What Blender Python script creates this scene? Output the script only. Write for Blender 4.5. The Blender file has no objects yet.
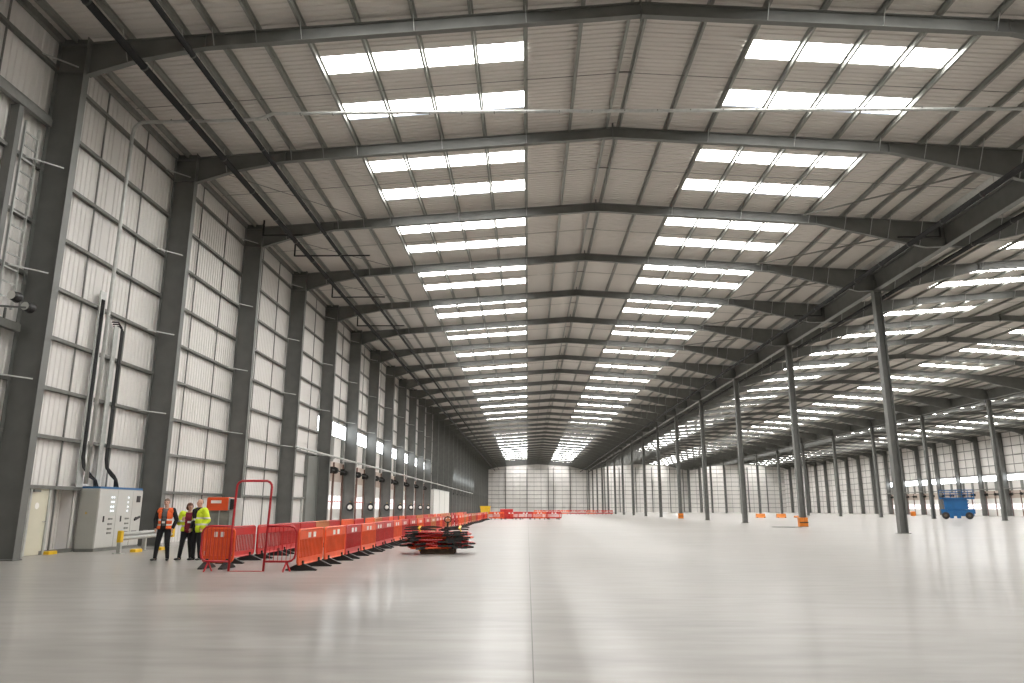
import bpy, math, random
from mathutils import Vector, Matrix
random.seed(7)
SC = bpy.context.scene
COL = SC.collection

# ------------------------------------------------------------------ camera
F_PX, PITCH, YAW, ROLL, CAM_H = 732.62, 0.2236, -0.021, -0.0011, 1.4286
cam_data = bpy.data.cameras.new('camera')
cam_data.sensor_fit = 'HORIZONTAL'; cam_data.sensor_width = 36.0
cam_data.lens = F_PX / 1024 * 36.0
cam_data.clip_start = 0.1; cam_data.clip_end = 2000
cam = bpy.data.objects.new('camera', cam_data); COL.objects.link(cam)
ex = Vector((math.cos(YAW), -math.sin(YAW), 0)); ey = Vector((math.sin(YAW), math.cos(YAW), 0)); ez = Vector((0, 0, 1))
fw = ey * math.cos(PITCH) + ez * math.sin(PITCH)
up = ez * math.cos(PITCH) - ey * math.sin(PITCH)
ri = ex * math.cos(ROLL) - up * -math.sin(ROLL) * -1
ri = (ex * math.cos(ROLL) - up * math.sin(ROLL)).normalized()
up = (ex * math.sin(ROLL) + up * math.cos(ROLL)).normalized()
cam.matrix_world = Matrix(((ri.x, up.x, -fw.x, 0), (ri.y, up.y, -fw.y, 0), (ri.z, up.z, -fw.z, CAM_H), (0, 0, 0, 1)))
SC.camera = cam

# ------------------------------------------------------------------ world, light level, exposure
world = bpy.data.worlds.new('overcast_sky'); SC.world = world; world.use_nodes = True
world.node_tree.nodes['Background'].inputs[0].default_value = (0.80, 0.88, 1.0, 1)
world.node_tree.nodes['Background'].inputs[1].default_value = 1.0
ROOFLIGHT = 20.5          # daylight through the translucent roof strips
WINDOW = 7.0
SC.view_settings.view_transform = 'Standard'; SC.view_settings.look = 'None'
SC.view_settings.gamma = 1.0; SC.view_settings.use_curve_mapping = False
SC.view_settings.exposure = 0.0
SC.cycles.max_bounces = 7; SC.cycles.diffuse_bounces = 5; SC.cycles.glossy_bounces = 4
SC.cycles.transmission_bounces = 4; SC.cycles.sample_clamp_indirect = 6.0
SC.cycles.caustics_reflective = False; SC.cycles.caustics_refractive = False
SC.cycles.use_denoising = True; SC.cycles.use_light_tree = True

# ------------------------------------------------------------------ materials
def mat(name, rgb, rough=0.6, metal=0.0, var=0.0, vscale=3.0, bump=0.0, bscale=40.0, stretch=(1, 1, 1), emit=0.0):
    m = bpy.data.materials.new(name); m.use_nodes = True
    nt = m.node_tree; b = nt.nodes['Principled BSDF']
    b.inputs['Base Color'].default_value = (*rgb, 1)
    b.inputs['Roughness'].default_value = rough; b.inputs['Metallic'].default_value = metal
    if emit:
        b.inputs['Emission Color'].default_value = (*rgb, 1); b.inputs['Emission Strength'].default_value = emit
    if var or bump:
        tc = nt.nodes.new('ShaderNodeTexCoord'); mp = nt.nodes.new('ShaderNodeMapping')
        mp.inputs['Scale'].default_value = stretch
        nt.links.new(tc.outputs['Object'], mp.inputs['Vector'])
    if var:
        n = nt.nodes.new('ShaderNodeTexNoise'); n.inputs['Scale'].default_value = vscale; n.inputs['Detail'].default_value = 3
        nt.links.new(mp.outputs[0], n.inputs['Vector'])
        r = nt.nodes.new('ShaderNodeValToRGB')
        r.color_ramp.elements[0].position = 0.3; r.color_ramp.elements[1].position = 0.7
        r.color_ramp.elements[0].color = (*[max(0, c * (1 - var)) for c in rgb], 1)
        r.color_ramp.elements[1].color = (*[min(1, c * (1 + var)) for c in rgb], 1)
        nt.links.new(n.outputs['Fac'], r.inputs[0]); nt.links.new(r.outputs[0], b.inputs['Base Color'])
    if bump:
        n2 = nt.nodes.new('ShaderNodeTexNoise'); n2.inputs['Scale'].default_value = bscale; n2.inputs['Detail'].default_value = 2
        nt.links.new(mp.outputs[0], n2.inputs['Vector'])
        bp = nt.nodes.new('ShaderNodeBump'); bp.inputs['Strength'].default_value = bump; bp.inputs['Distance'].default_value = 0.02
        nt.links.new(n2.outputs['Fac'], bp.inputs['Height']); nt.links.new(bp.outputs[0], b.inputs['Normal'])
    return m

M = {
    'steel': mat('dark_grey_paint', (0.145, 0.148, 0.138), 0.45, 0.0, 0.12, 1.5),
    'purlin': mat('galvanised_purlin', (0.27, 0.275, 0.25), 0.4, 0.35, 0.12, 2.0),
    'galv': mat('galvanised_steel', (0.50, 0.51, 0.49), 0.42, 0.4, 0.10, 6.0),
    'rail': mat('grey_rail_steel', (0.20, 0.20, 0.185), 0.5, 0.2, 0.10, 4.0),
    'liner': mat('warm_white_liner', (0.61, 0.58, 0.54), 0.5, 0.0, 0.04, 0.25),
    'wallpanel': mat('white_wall_liner', (0.71, 0.687, 0.66), 0.5, 0.0, 0.04, 0.3),
    'rooflight': mat('translucent_rooflight', (1.0, 0.985, 0.96), 0.4, emit=ROOFLIGHT),
    'winglass': mat('daylit_window_glass', (0.92, 0.96, 1.0), 0.2, emit=WINDOW),
    'doorglass': mat('daylit_door_panes', (1.0, 0.97, 0.99), 0.2, emit=1.3),
    'pipe': mat('black_sprinkler_pipe', (0.009, 0.009, 0.009), 0.65),
    'coupling': mat('grey_pipe_coupling', (0.06, 0.06, 0.055), 0.6),
    'darkpanel': mat('dark_grey_cladding', (0.20, 0.205, 0.19), 0.5, 0.0, 0.05, 1.0),
    'beige': mat('beige_lintel_board', (0.50, 0.42, 0.36), 0.6, 0.0, 0.05, 1.0),
    'doorwhite': mat('white_door_panel', (0.74, 0.73, 0.70), 0.45, 0.0, 0.03, 1.0),
    'cream': mat('cream_door_paint', (0.60, 0.57, 0.45), 0.45, 0.0, 0.03, 2.0),
    'brownred': mat('red_brown_track', (0.17, 0.10, 0.08), 0.5),
    'redrail': mat('red_bar_paint', (0.48, 0.05, 0.04), 0.45),
    'red': mat('red_barrier_plastic', (0.50, 0.020, 0.018), 0.42, 0.0, 0.12, 3.0),
    'orange': mat('orange_barrier_plastic', (0.78, 0.095, 0.020), 0.42, 0.0, 0.10, 3.0),
    'tan': mat('faded_orange_barrier_plastic', (0.50, 0.17, 0.06), 0.5, 0.0, 0.12, 3.0),
    'white': mat('white_reflective_sheeting', (0.85, 0.83, 0.78), 0.35),
    'redgate': mat('red_gate_paint', (0.50, 0.022, 0.030), 0.35, 0.0, 0.08, 4.0),
    'rubber': mat('black_rubber', (0.018, 0.018, 0.017), 0.65, 0.0, 0.15, 6.0),
    'cabinet': mat('pale_grey_cabinet', (0.44, 0.44, 0.40), 0.42, 0.0, 0.03, 2.0),
    'cabfront': mat('light_grey_cabinet_front', (0.55, 0.545, 0.51), 0.42, 0.0, 0.03, 2.0),
    'black': mat('black_plastic', (0.02, 0.02, 0.02), 0.4),
    'blue': mat('blue_machine_paint', (0.006, 0.10, 0.27), 0.35, 0.0, 0.1, 2.0),
    'bluetrim': mat('blue_cable_tray', (0.03, 0.13, 0.30), 0.5),
    'lamp': mat('lit_indicator_lamp', (0.8, 0.92, 1.0), 0.3, emit=1.5),
    'yellow': mat('yellow_safety_paint', (0.80, 0.50, 0.02), 0.45, 0.0, 0.08, 4.0),
    'protector': mat('orange_guard_plastic', (0.62, 0.18, 0.012), 0.45, 0.0, 0.08, 4.0),
    'glassy': mat('smoky_grey_panel', (0.20, 0.20, 0.17), 0.15, 0.0, 0.3, 3.0),
    'skin': mat('skin', (0.66, 0.39, 0.29), 0.55, 0.0, 0.06, 8.0),
    'hair': mat('auburn_hair', (0.12, 0.045, 0.022), 0.6, 0.0, 0.3, 30.0),
    'greyhair': mat('cropped_brown_hair', (0.16, 0.10, 0.07), 0.6, 0.0, 0.3, 30.0),
    'blackcloth': mat('black_cloth', (0.014, 0.014, 0.017), 0.85, 0.0, 0.2, 12.0, 0.3, 20),
    'greycloth': mat('grey_shirt_cloth', (0.13, 0.14, 0.15), 0.8, 0.0, 0.15, 12.0),
    'hivis_o': mat('orange_high_visibility_cloth', (1.0, 0.16, 0.035), 0.7, 0.0, 0.08, 10.0, 0.3, 20),
    'hivis_y': mat('yellow_high_visibility_cloth', (0.72, 0.90, 0.03), 0.7, 0.0, 0.08, 10.0, 0.3, 20),
    'silver': mat('silver_reflective_tape', (0.72, 0.70, 0.66), 0.4, 0.2),
    'maroon': mat('maroon_cloth', (0.22, 0.012, 0.03), 0.8, 0.0, 0.15, 10.0),
    'brass': mat('chrome_handle', (0.5, 0.5, 0.5), 0.25, 0.9),
    'green': mat('green_sign', (0.02, 0.30, 0.12), 0.5),
    'eye': mat('dark_eye', (0.02, 0.015, 0.012), 0.3),
    'lip': mat('lip', (0.38, 0.14, 0.12), 0.5),
    'wood': mat('shade_dark_pallet_wood', (0.10, 0.07, 0.05), 0.8, 0.0, 0.25, 6.0),  # wood darkened so the shadow under the heap is in its colour
}

def floor_material():
    m = bpy.data.materials.new('polished_concrete'); m.use_nodes = True
    nt = m.node_tree; N = nt.nodes.new; L = nt.links.new; b = nt.nodes['Principled BSDF']
    geo = N('ShaderNodeNewGeometry')
    def noise(scale, st, detail=4):
        mp = N('ShaderNodeMapping'); mp.inputs['Scale'].default_value = st; L(geo.outputs['Position'], mp.inputs['Vector'])
        n = N('ShaderNodeTexNoise'); n.inputs['Scale'].default_value = scale; n.inputs['Detail'].default_value = detail
        L(mp.outputs[0], n.inputs['Vector']); return n.outputs['Fac']
    a = noise(0.35, (0.35, 1.6, 1)); c = noise(1.6, (.5, 2.2, 1), 6); d = noise(0.10, (1, 1, 1), 2)
    def math_(op, x, y):
        k = N('ShaderNodeMath'); k.operation = op
        for i, q in enumerate((x, y)):
            if isinstance(q, (int, float)): k.inputs[i].default_value = q
            else: L(q, k.inputs[i])
        return k.outputs[0]
    mix = math_('ADD', math_('MULTIPLY', a, 0.45), math_('ADD', math_('MULTIPLY', c, 0.30), math_('MULTIPLY', d, 0.25)))
    r = N('ShaderNodeValToRGB'); r.color_ramp.elements[0].position = 0.40; r.color_ramp.elements[1].position = 0.60
    r.color_ramp.elements[0].color = (0.215, 0.203, 0.184, 1); r.color_ramp.elements[1].color = (0.35, 0.333, 0.308, 1)
    L(mix, r.inputs[0])
    # saw-cut joints: one long one down the bay, the rest every 6 m across it and every 18 m along it
    sx = N('ShaderNodeSeparateXYZ'); L(geo.outputs['Position'], sx.inputs[0])
    def joint(sock, off, pitch, w):
        t = math_('ADD', sock, off + 600 * pitch); t = math_('MODULO', t, pitch)
        t = math_('SUBTRACT', t, pitch / 2); t = math_('ABSOLUTE', t, 0)
        return math_('GREATER_THAN', t, pitch / 2 - w)
    j1 = joint(sx.outputs[0], -0.045, 18.2, 0.006); j2 = joint(sx.outputs[1], -3.0, 24.0, 0.006)
    j = math_('MAXIMUM', j1, math_('MULTIPLY', j2, 0.5))
    mx = N('ShaderNodeMix'); mx.data_type = 'RGBA'; L(math_('MULTIPLY', j, 0.8), mx.inputs['Factor'])
    L(r.outputs[0], mx.inputs['A']); mx.inputs['B'].default_value = (0.08, 0.075, 0.07, 1)
    L(mx.outputs['Result'], b.inputs['Base Color'])
    rr = N('ShaderNodeMapRange'); L(a, rr.inputs[0]); rr.inputs[1].default_value = 0.3; rr.inputs[2].default_value = 0.7
    rr.inputs[3].default_value = 0.42; rr.inputs[4].default_value = 0.52; L(rr.outputs[0], b.inputs['Roughness'])
    b.inputs['IOR'].default_value = 1.4
    b.inputs['Coat IOR'].default_value = 1.13; b.inputs['Coat Roughness'].default_value = 0.14
    cw = N('ShaderNodeMapRange'); L(mix, cw.inputs[0]); cw.inputs[1].default_value = 0.38; cw.inputs[2].default_value = 0.62
    cw.inputs[3].default_value = 0.24; cw.inputs[4].default_value = 0.52; L(cw.outputs[0], b.inputs['Coat Weight'])
    bp = N('ShaderNodeBump'); bp.inputs['Strength'].default_value = 0.004; bp.inputs['Distance'].default_value = 0.01
    L(noise(1.2, (1, 1, 1), 3), bp.inputs['Height']); L(bp.outputs[0], b.inputs['Normal'])
    return m
M['floor'] = floor_material()

# ------------------------------------------------------------------ helpers
class MB:
    """collects boxes, prisms and tubes and links them as one mesh object"""
    def __init__(s): s.v = []; s.f = []
    def add(s, vs, fs):
        o = len(s.v); s.v += [tuple(p) for p in vs]; s.f += [tuple(i + o for i in f) for f in fs]; return s
    def box(s, x0, x1, y0, y1, z0, z1):
        return s.add([(x0, y0, z0), (x1, y0, z0), (x1, y1, z0), (x0, y1, z0), (x0, y0, z1), (x1, y0, z1), (x1, y1, z1), (x0, y1, z1)],
                     [(0, 3, 2, 1), (4, 5, 6, 7), (0, 1, 5, 4), (1, 2, 6, 5), (2, 3, 7, 6), (3, 0, 4, 7)])
    def bbox(s, x0, x1, y0, y1, z0, z1, b=0.01):
        """box with chamfered vertical and top edges"""
        ring = lambda i: [(x0 + i + b, y0 + i), (x1 - i - b, y0 + i), (x1 - i, y0 + i + b), (x1 - i, y1 - i - b), (x1 - i - b, y1 - i), (x0 + i + b, y1 - i), (x0 + i, y1 - i - b), (x0 + i, y0 + i + b)]
        vs = [(x, y, z0) for x, y in ring(0)] + [(x, y, z1 - b) for x, y in ring(0)] + [(x, y, z1) for x, y in ring(b)]
        fs = [tuple(range(7, -1, -1)), tuple(range(16, 24))]
        for k in (0, 8):
            for i in range(8): j = (i + 1) % 8; fs.append((k + i, k + j, k + 8 + j, k + 8 + i))
        return s.add(vs, fs)
    def prism(s, poly, axis, a, b):
        """poly: 2d points; extruded along axis ('x': poly=(y,z), 'y': (x,z), 'z': (x,y))"""
        def P(q, t): return {'x': (t, q[0], q[1]), 'y': (q[0], t, q[1]), 'z': (q[0], q[1], t)}[axis]
        n = len(poly); vs = [P(q, a) for q in poly] + [P(q, b) for q in poly]
        fs = [tuple(range(n)), tuple(range(2 * n - 1, n - 1, -1))]
        for i in range(n): j = (i + 1) % n; fs.append((i, i + n, j + n, j))
        return s.add(vs, fs)
    def tube(s, pts, r, n=8, closed=False):
        pts = [Vector(p) for p in pts]; k = len(pts); rings = []
        rs = r if isinstance(r, (list, tuple)) else [r] * k
        prev = None
        for i, p in enumerate(pts):
            if closed: t = (pts[(i + 1) % k] - pts[i - 1])
            else: t = (pts[min(i + 1, k - 1)] - pts[max(i - 1, 0)])
            t.normalize()
            if prev is None:
                a = Vector((0, 0, 1)) if abs(t.z) < 0.9 else Vector((1, 0, 0))
                u = t.cross(a).normalized()
            else:
                u = (prev - t * prev.dot(t)).normalized()
            prev = u; w = t.cross(u)
            rings.append([p + (u * math.cos(2 * math.pi * j / n) + w * math.sin(2 * math.pi * j / n)) * rs[i] for j in range(n)])
        vs = [q for rg in rings for q in rg]; fs = []
        for i in range(k if closed else k - 1):
            a0 = i * n; b0 = ((i + 1) % k) * n
            for j in range(n): j2 = (j + 1) % n; fs.append((a0 + j, a0 + j2, b0 + j2, b0 + j))
        if not closed: fs += [tuple(range(n - 1, -1, -1)), tuple(range((k - 1) * n, k * n))]
        return s.add(vs, fs)
    def bar(s, a, b, w, h):
        """rectangular bar from a to b"""
        a = Vector(a); b = Vector(b); t = (b - a).normalized()
        u = t.cross(Vector((0, 0, 1)));
        if u.length < 1e-3: u = Vector((1, 0, 0))
        u.normalize(); q = u.cross(t)
        vs = [p + u * sx * w / 2 + q * sz * h / 2 for p in (a, b) for sx, sz in ((-1, -1), (1, -1), (1, 1), (-1, 1))]
        return s.add(vs, [(0, 1, 2, 3), (7, 6, 5, 4), (0, 4, 5, 1), (1, 5, 6, 2), (2, 6, 7, 3), (3, 7, 4, 0)])
    def lathe(s, prof, c=(0, 0, 0), axis='z', n=16):
        vs = []; fs = []
        for r, h in prof:
            for j in range(n):
                a = 2 * math.pi * j / n; x, y = r * math.cos(a), r * math.sin(a)
                p = {'z': (x, y, h), 'x': (h, x, y), 'y': (x, h, y)}[axis]
                vs.append((p[0] + c[0], p[1] + c[1], p[2] + c[2]))
        k = len(prof)
        for i in range(k - 1):
            for j in range(n): j2 = (j + 1) % n; fs.append((i * n + j, i * n + j2, (i + 1) * n + j2, (i + 1) * n + j))
        fs += [tuple(range(n - 1, -1, -1)), tuple(range((k - 1) * n, k * n))]
        return s.add(vs, fs)
    def xf(s, m):
        s.v = [tuple(m @ Vector(p)) for p in s.v]; return s
    def build(s, name, m, parent=None, loc=(0, 0, 0), smooth=False):
        me = bpy.data.meshes.new(name); me.from_pydata(s.v, [], s.f); me.update()
        me.materials.append(m if not isinstance(m, str) else M[m])
        if smooth:
            for p in me.polygons: p.use_smooth = True
        o = bpy.data.objects.new(name, me); COL.objects.link(o); o.location = loc
        if parent: o.parent = parent
        return o

def tag(o, label=None, cat=None, group=None, kind=None):
    if label: o['label'] = label
    if cat: o['category'] = cat
    if group: o['group'] = group
    elif 'group' in o.keys() and group is None and label: del o['group']
    if kind: o['kind'] = kind
    return o
def thing(name, label, cat, loc=(0, 0, 0), rz=0, group=None, kind=None):
    o = bpy.data.objects.new(name, None); COL.objects.link(o); o.location = loc; o.rotation_euler = (0, 0, rz)
    return tag(o, label, cat, group, kind)
def kids(o): return [c for c in ALLC.get(o.name, [])] if False else list(o.children)
def dup(o, loc=None, rz=None, label=None, group=None, parent=None, skip=()):
    r = o.copy(); COL.objects.link(r)
    if loc is not None: r.location = loc
    if rz is not None: r.rotation_euler = (0, 0, rz)
    if parent is not None: r.parent = parent
    if label: r['label'] = label
    if group: r['group'] = group
    elif label and 'group' in r.keys(): del r['group']
    for c in list(o.children):
        if c.name.split('.')[0] in skip: continue
        dup(c, parent=r)
    return r
ORD = ('zeroth first second third fourth fifth sixth seventh eighth ninth tenth eleventh twelfth thirteenth fourteenth fifteenth sixteenth '
       'seventeenth eighteenth nineteenth twentieth').split()

# ------------------------------------------------------------------ the grid of the building (metres)
Y1 = 20.8824
def FY(n): return Y1 + 8 * (n - 1)
NF0, NF1 = -2, 33                       # first and last frame
YA, YB = FY(NF0) - 0.4, FY(NF1)         # inside faces of the end walls
WL, WR = -15.2, 94.75                   # inside faces of the long walls
RIDGE = (3.73, 40.04, 76.05)
VALLEY = (22.04, 58.04)
ROOF, SL = 17.64, 0.07                  # underside of the roof sheet at the ridge, its slope
def roof_z(x):
    k = 0 if x < VALLEY[0] else 1 if x < VALLEY[1] else 2
    return ROOF - SL * abs(x - RIDGE[k])
SPANX = ((WL, RIDGE[0], VALLEY[0]), (VALLEY[0], RIDGE[1], VALLEY[1]), (VALLEY[1], RIDGE[2], WR))
OFF_L = (.25, 1.86, 3.74, 5.51, 7.36, 9.2, 11.0, 12.46, 13.84, 14.79, 16.6, 18.3)
OFF_R = (.25, 2.25, 4.04, 5.86, 7.68, 9.49, 11.23, 13.08, 14.39, 15.29, 16.9)
SPAN_NAME = ('main span', 'middle span', 'outer span')
STRIP = ((1.85, 2.9), (4.92, 6.15))      # the two rooflight strips of each bay, from its near frame
LIGHT_BAYS = range(-1, 33)  # strips in the last bays are added to brighten the end wall

# ------------------------------------------------------------------ floor, roof, walls
MB().box(WL - 0.3, WR + 0.3, YA - 0.3, YB + 0.3, -0.2, 0).build('floor', 'floor')['kind'] = 'structure'

def ribs(lo, hi, pitch, depth):
    """profile (t, d) of a trapezoid rib sheet between lo and hi"""
    pts = [(lo, 0.0)]; k = math.ceil(lo / pitch)
    while k * pitch + pitch < hi - 0.01:
        t = k * pitch
        if t > lo + 0.01: pts += [(t, 0), (t + pitch * .12, depth), (t + pitch * .42, depth), (t + pitch * .54, 0)]
        k += 1
    pts.append((hi, 0.0)); return pts
def sheet(mb, x0, x1, y0, y1):
    """underside of the roof between x0 and x1, ribs running up the slope"""
    pr = ribs(y0, y1, 0.25, 0.035); vs = []; fs = []
    za, zb = roof_z(x0 + 1e-4), roof_z(x1 - 1e-4)
    for t, d in pr: vs += [(x0, t, za + d), (x1, t, zb + d)]
    for i in range(len(pr) - 1): fs.append((2 * i, 2 * i + 2, 2 * i + 3, 2 * i + 1))
    mb.add(vs, fs)
mb = MB(); LX = []                      # LX: per slope (x0, x1) of the rooflight zone
for k, (a, r, b) in enumerate(SPANX):
    ol = OFF_L if k == 0 else OFF_R; orr = OFF_R
    for side in (0, 1):
        if side == 0: z0, z1 = r - ol[6], r - ol[2]; e0, e1 = a, r
        else: z0, z1 = r + orr[2], r + orr[6]; e0, e1 = r, b
        LX.append((k, side, z0, z1))
        sheet(mb, e0, z0, YA, YB); sheet(mb, z1, e1, YA, YB)
        y = YA
        for n in LIGHT_BAYS:
            for s0, s1 in STRIP:
                sheet(mb, z0, z1, y, FY(n) + s0); y = FY(n) + s1
        sheet(mb, z0, z1, y, YB)
mb.build('ceiling', 'liner')['kind'] = 'structure'

def wall_x(mb, x, y0, y1, z0, z1, sgn):
    pr = ribs(y0, y1, 0.25, 0.03); vs = []; fs = []
    for t, d in pr: vs += [(x - sgn * d, t, z0), (x - sgn * d, t, z1)]
    for i in range(len(pr) - 1): fs.append((2 * i, 2 * i + 2, 2 * i + 3, 2 * i + 1))
    mb.add(vs, fs)
def wall_y(mb, y, x0, x1, z0, f, sgn):
    pr = ribs(x0, x1, 0.25, 0.03); vs = []; fs = []
    for t, d in pr: vs += [(t, y + sgn * d, z0), (t, y + sgn * d, f(t))]
    for i in range(len(pr) - 1): fs.append((2 * i, 2 * i + 2, 2 * i + 3, 2 * i + 1))
    mb.add(vs, fs)
DOCK_L = list(range(5, 12)) + list(range(16, 23))
DOCK_R = list(range(14, 23))
ZW0, ZW1 = 6.9, 8.0
holes = {}
mb = MB()
for n in range(NF0, NF1):
    y0, y1 = FY(n), FY(n + 1)
    if n == NF0: y0 = YA
    top = roof_z(WL) + 0.02
    if n in DOCK_L:
        wall_x(mb, WL, y0, y1, ZW1, top, 1)
    elif n == 1:
        wall_x(mb, WL, y0, 23.52, 0, top, 1); wall_x(mb, WL, 23.52, 24.72, 2.05, top, 1); wall_x(mb, WL, 24.72, y1, 0, top, 1)
    else: wall_x(mb, WL, y0, y1, 0, top, 1)
wl = mb.build('wall_left', 'wallpanel'); wl['kind'] = 'structure'
mb = MB()
for n in range(NF0, NF1):
    y0, y1 = FY(n), FY(n + 1)
    if n == NF0: y0 = YA
    wall_x(mb, WR, y0, y1, ZW1 if n in DOCK_R else 0, roof_z(WR) + 0.02, -1)
wr = mb.build('wall_right', 'wallpanel'); wr['kind'] = 'structure'
mb = MB()
for k, (a, r, b) in enumerate(SPANX):
    for x0, x1 in ((a, r), (r, b)): wall_y(mb, YB, x0, x1, 0, lambda t: roof_z(t) + 0.02, 1)
wb = mb.build('wall_back', 'wallpanel'); wb['kind'] = 'structure'
mb = MB()
for k, (a, r, b) in enumerate(SPANX):
    for x0, x1 in ((a, r), (r, b)): wall_y(mb, YA, x0, x1, 0, lambda t: roof_z(t) + 0.02, -1)
mb.build('wall_front', 'wallpanel')['kind'] = 'structure'

# the recess beside the personnel door: a dark-framed opening with a ribbed shutter
mb = MB().box(WL - 0.45, WL - 0.40, 23.4, 24.9, 0, 2.2).box(WL - 0.4, WL, 23.46, 23.52, 0, 2.1).box(WL - 0.4, WL, 24.72, 24.78, 0, 2.1).box(WL - 0.4, WL, 23.5, 24.75, 2.05, 2.11)
for i in range(8): mb.box(WL - 0.40, WL - 0.37, 23.55 + i * .15, 23.62 + i * .15, 0.12, 2.0)
mb.build('trim_1', 'wallpanel')['kind'] = 'structure'
MB().box(WL, WL + 0.10, 23.2, 24.9, 0.0, 0.12).build('trim_2', 'rail')['kind'] = 'structure'

# ------------------------------------------------------------------ rooflights
def rooflight_mesh(x0, x1, y0, y1, cy=0):
    mb = MB(); za, zb = roof_z(x0 + 1e-4), roof_z(x1 - 1e-4); n = 4
    pts = [(x0, za), (x1, zb), (x1, zb + .04), (x0, za + .04)]
    return mb.prism(pts, 'y', y0, y1)
vis = []; rest = MB(); protos = {}
for k, side, x0, x1 in LX:
    for n in LIGHT_BAYS:
        for si, (s0, s1) in enumerate(STRIP):
            seen = (k == 0 and n >= 0) or (k == 1 and n >= 3) or (k == 2 and n >= 9)
            vis.append((seen, k, side, n, si, x0, x1, s0, s1))
cand = [v for v in vis if v[0]]
cand.sort(key=lambda v: v[3] * 8 + (v[1] * 30)); chosen = set(id(v) for v in cand[:300])
for v in vis:
    seen, k, side, n, si, x0, x1, s0, s1 = v
    if id(v) in chosen:
        key = (k, side)
        if k == 0: slope = 'long-wall slope' if side == 0 else 'column-line slope'
        else: slope = 'near slope' if side == 0 else 'far slope'
        if n <= 11 and (k == 0 or n <= 9):
            lab = f"{'nearer' if si == 0 else 'farther'} rooflight strip, {'overhead' if n == 0 else ORD[n]} roof bay, {slope} of the {SPAN_NAME[k]}"
            grp = f'rooflights of the {SPAN_NAME[k]}'
        else:
            lab = f"small distant rooflight strip far down the {slope} of the {SPAN_NAME[k]}"; grp = f'rooflights of the {SPAN_NAME[k]}'
        if key not in protos:
            o = rooflight_mesh(x0, x1, -(s1 - s0) / 2, (s1 - s0) / 2).build('rooflight', 'rooflight'); protos[key] = o
        else:
            o = protos[key].copy(); COL.objects.link(o)
        o.location = (0, FY(n) + (s0 + s1) / 2, 0)
        tag(o, lab, 'rooflight', grp, 'thing')
    else:
        m_ = rooflight_mesh(x0, x1, FY(n) + s0, FY(n) + s1); rest.add(m_.v, m_.f)
tag(rest.build('rooflight_strips', 'rooflight'), 'remaining thin white rooflight strips over the outer span, mostly hidden behind rafters', 'rooflight', 'rooflights of the outer span', 'stuff')

# ------------------------------------------------------------------ purlins
def zsec(mb, x, y0, y1, ztop, h=0.2, w=0.075, t=0.012, flip=1):
    mb.box(x - t / 2, x + t / 2, y0, y1, ztop - h, ztop)
    a, b = (x, x + w * flip) if flip > 0 else (x - w, x)
    mb.box(a, b, y0, y1, ztop - h, ztop - h + t)
    a, b = (x - w, x) if flip > 0 else (x, x + w)
    mb.box(a, b, y0, y1, ztop - t, ztop); mb.box(x + flip * w - t / 2, x + flip * w + t / 2, y0, y1, ztop - h, ztop - h + .025)
for k, (a, r, b) in enumerate(SPANX):
    for side, offs in ((0, OFF_L if k == 0 else OFF_R), (1, OFF_R)):
        for i, d in enumerate(offs):
            x = r - d if side == 0 else r + d
            mb = MB(); zsec(mb, 0, YA, YB, roof_z(x) - .002, flip=-1 if side == 0 else 1)
            slope = ('long-wall' if side == 0 else 'column-line') if k == 0 else ('near' if side == 0 else 'far')
            tag(mb.build('roof_purlin', 'purlin', None, (x, 0, 0)),
                f'grey purlin, {ORD[i + 1]} from the ridge, {slope} slope of the {SPAN_NAME[k]}', 'purlin', f'purlins of the {SPAN_NAME[k]}', 'thing')

# ------------------------------------------------------------------ rafters
def isection(line_b, line_t, w=0.22, tf=0.022):
    """I beam along matched lists of (x,z) bottoms and tops, centred on y=0"""
    mb = MB()
    for (b0, b1), (t0, t1) in zip(zip(line_b, line_b[1:]), zip(line_t, line_t[1:])):
        mb.prism([b0, b1, t1, t0], 'y', -0.008, 0.008)
        mb.prism([b0, b1, (b1[0], b1[1] + tf), (b0[0], b0[1] + tf)], 'y', -w / 2, w / 2)
        mb.prism([(t0[0], t0[1] - tf), (t1[0], t1[1] - tf), t1, t0], 'y', -w / 2, w / 2)
    return mb
def rafter_lines(k):
    a, r, b = SPANX[k]
    zt = lambda x: roof_z(x) - 0.205; zb = lambda x: ROOF - 0.69 - SL * abs(x - r)
    L = []
    if k == 0: L += [(-14.14, 15.02), (-12.5, 15.55), (-10.4, zb(-10.4))]
    else: L += [(a, 14.84), (a + 1.1, 14.80), (a + 6.6, zb(a + 6.6))]
    L += [(r, zb(r))]
    if k < 2: L += [(b - 6.6, zb(b - 6.6)), (b - 1.1, 14.80), (b, 14.84)]
    else: L += [(b - 5, zb(b - 5)), (b - 2.6, 15.55), (b - 1.1, 15.04)]
    e = 1e-4
    T = [(x, zt(min(max(x, a + e), b - e))) for x, z in L]
    return L, T
def zbot(L, x):
    for (x0, z0), (x1, z1) in zip(L, L[1:]):
        if x0 <= x <= x1: return z0 + (z1 - z0) * (x - x0) / (x1 - x0)
    return None
raf = []
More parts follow.
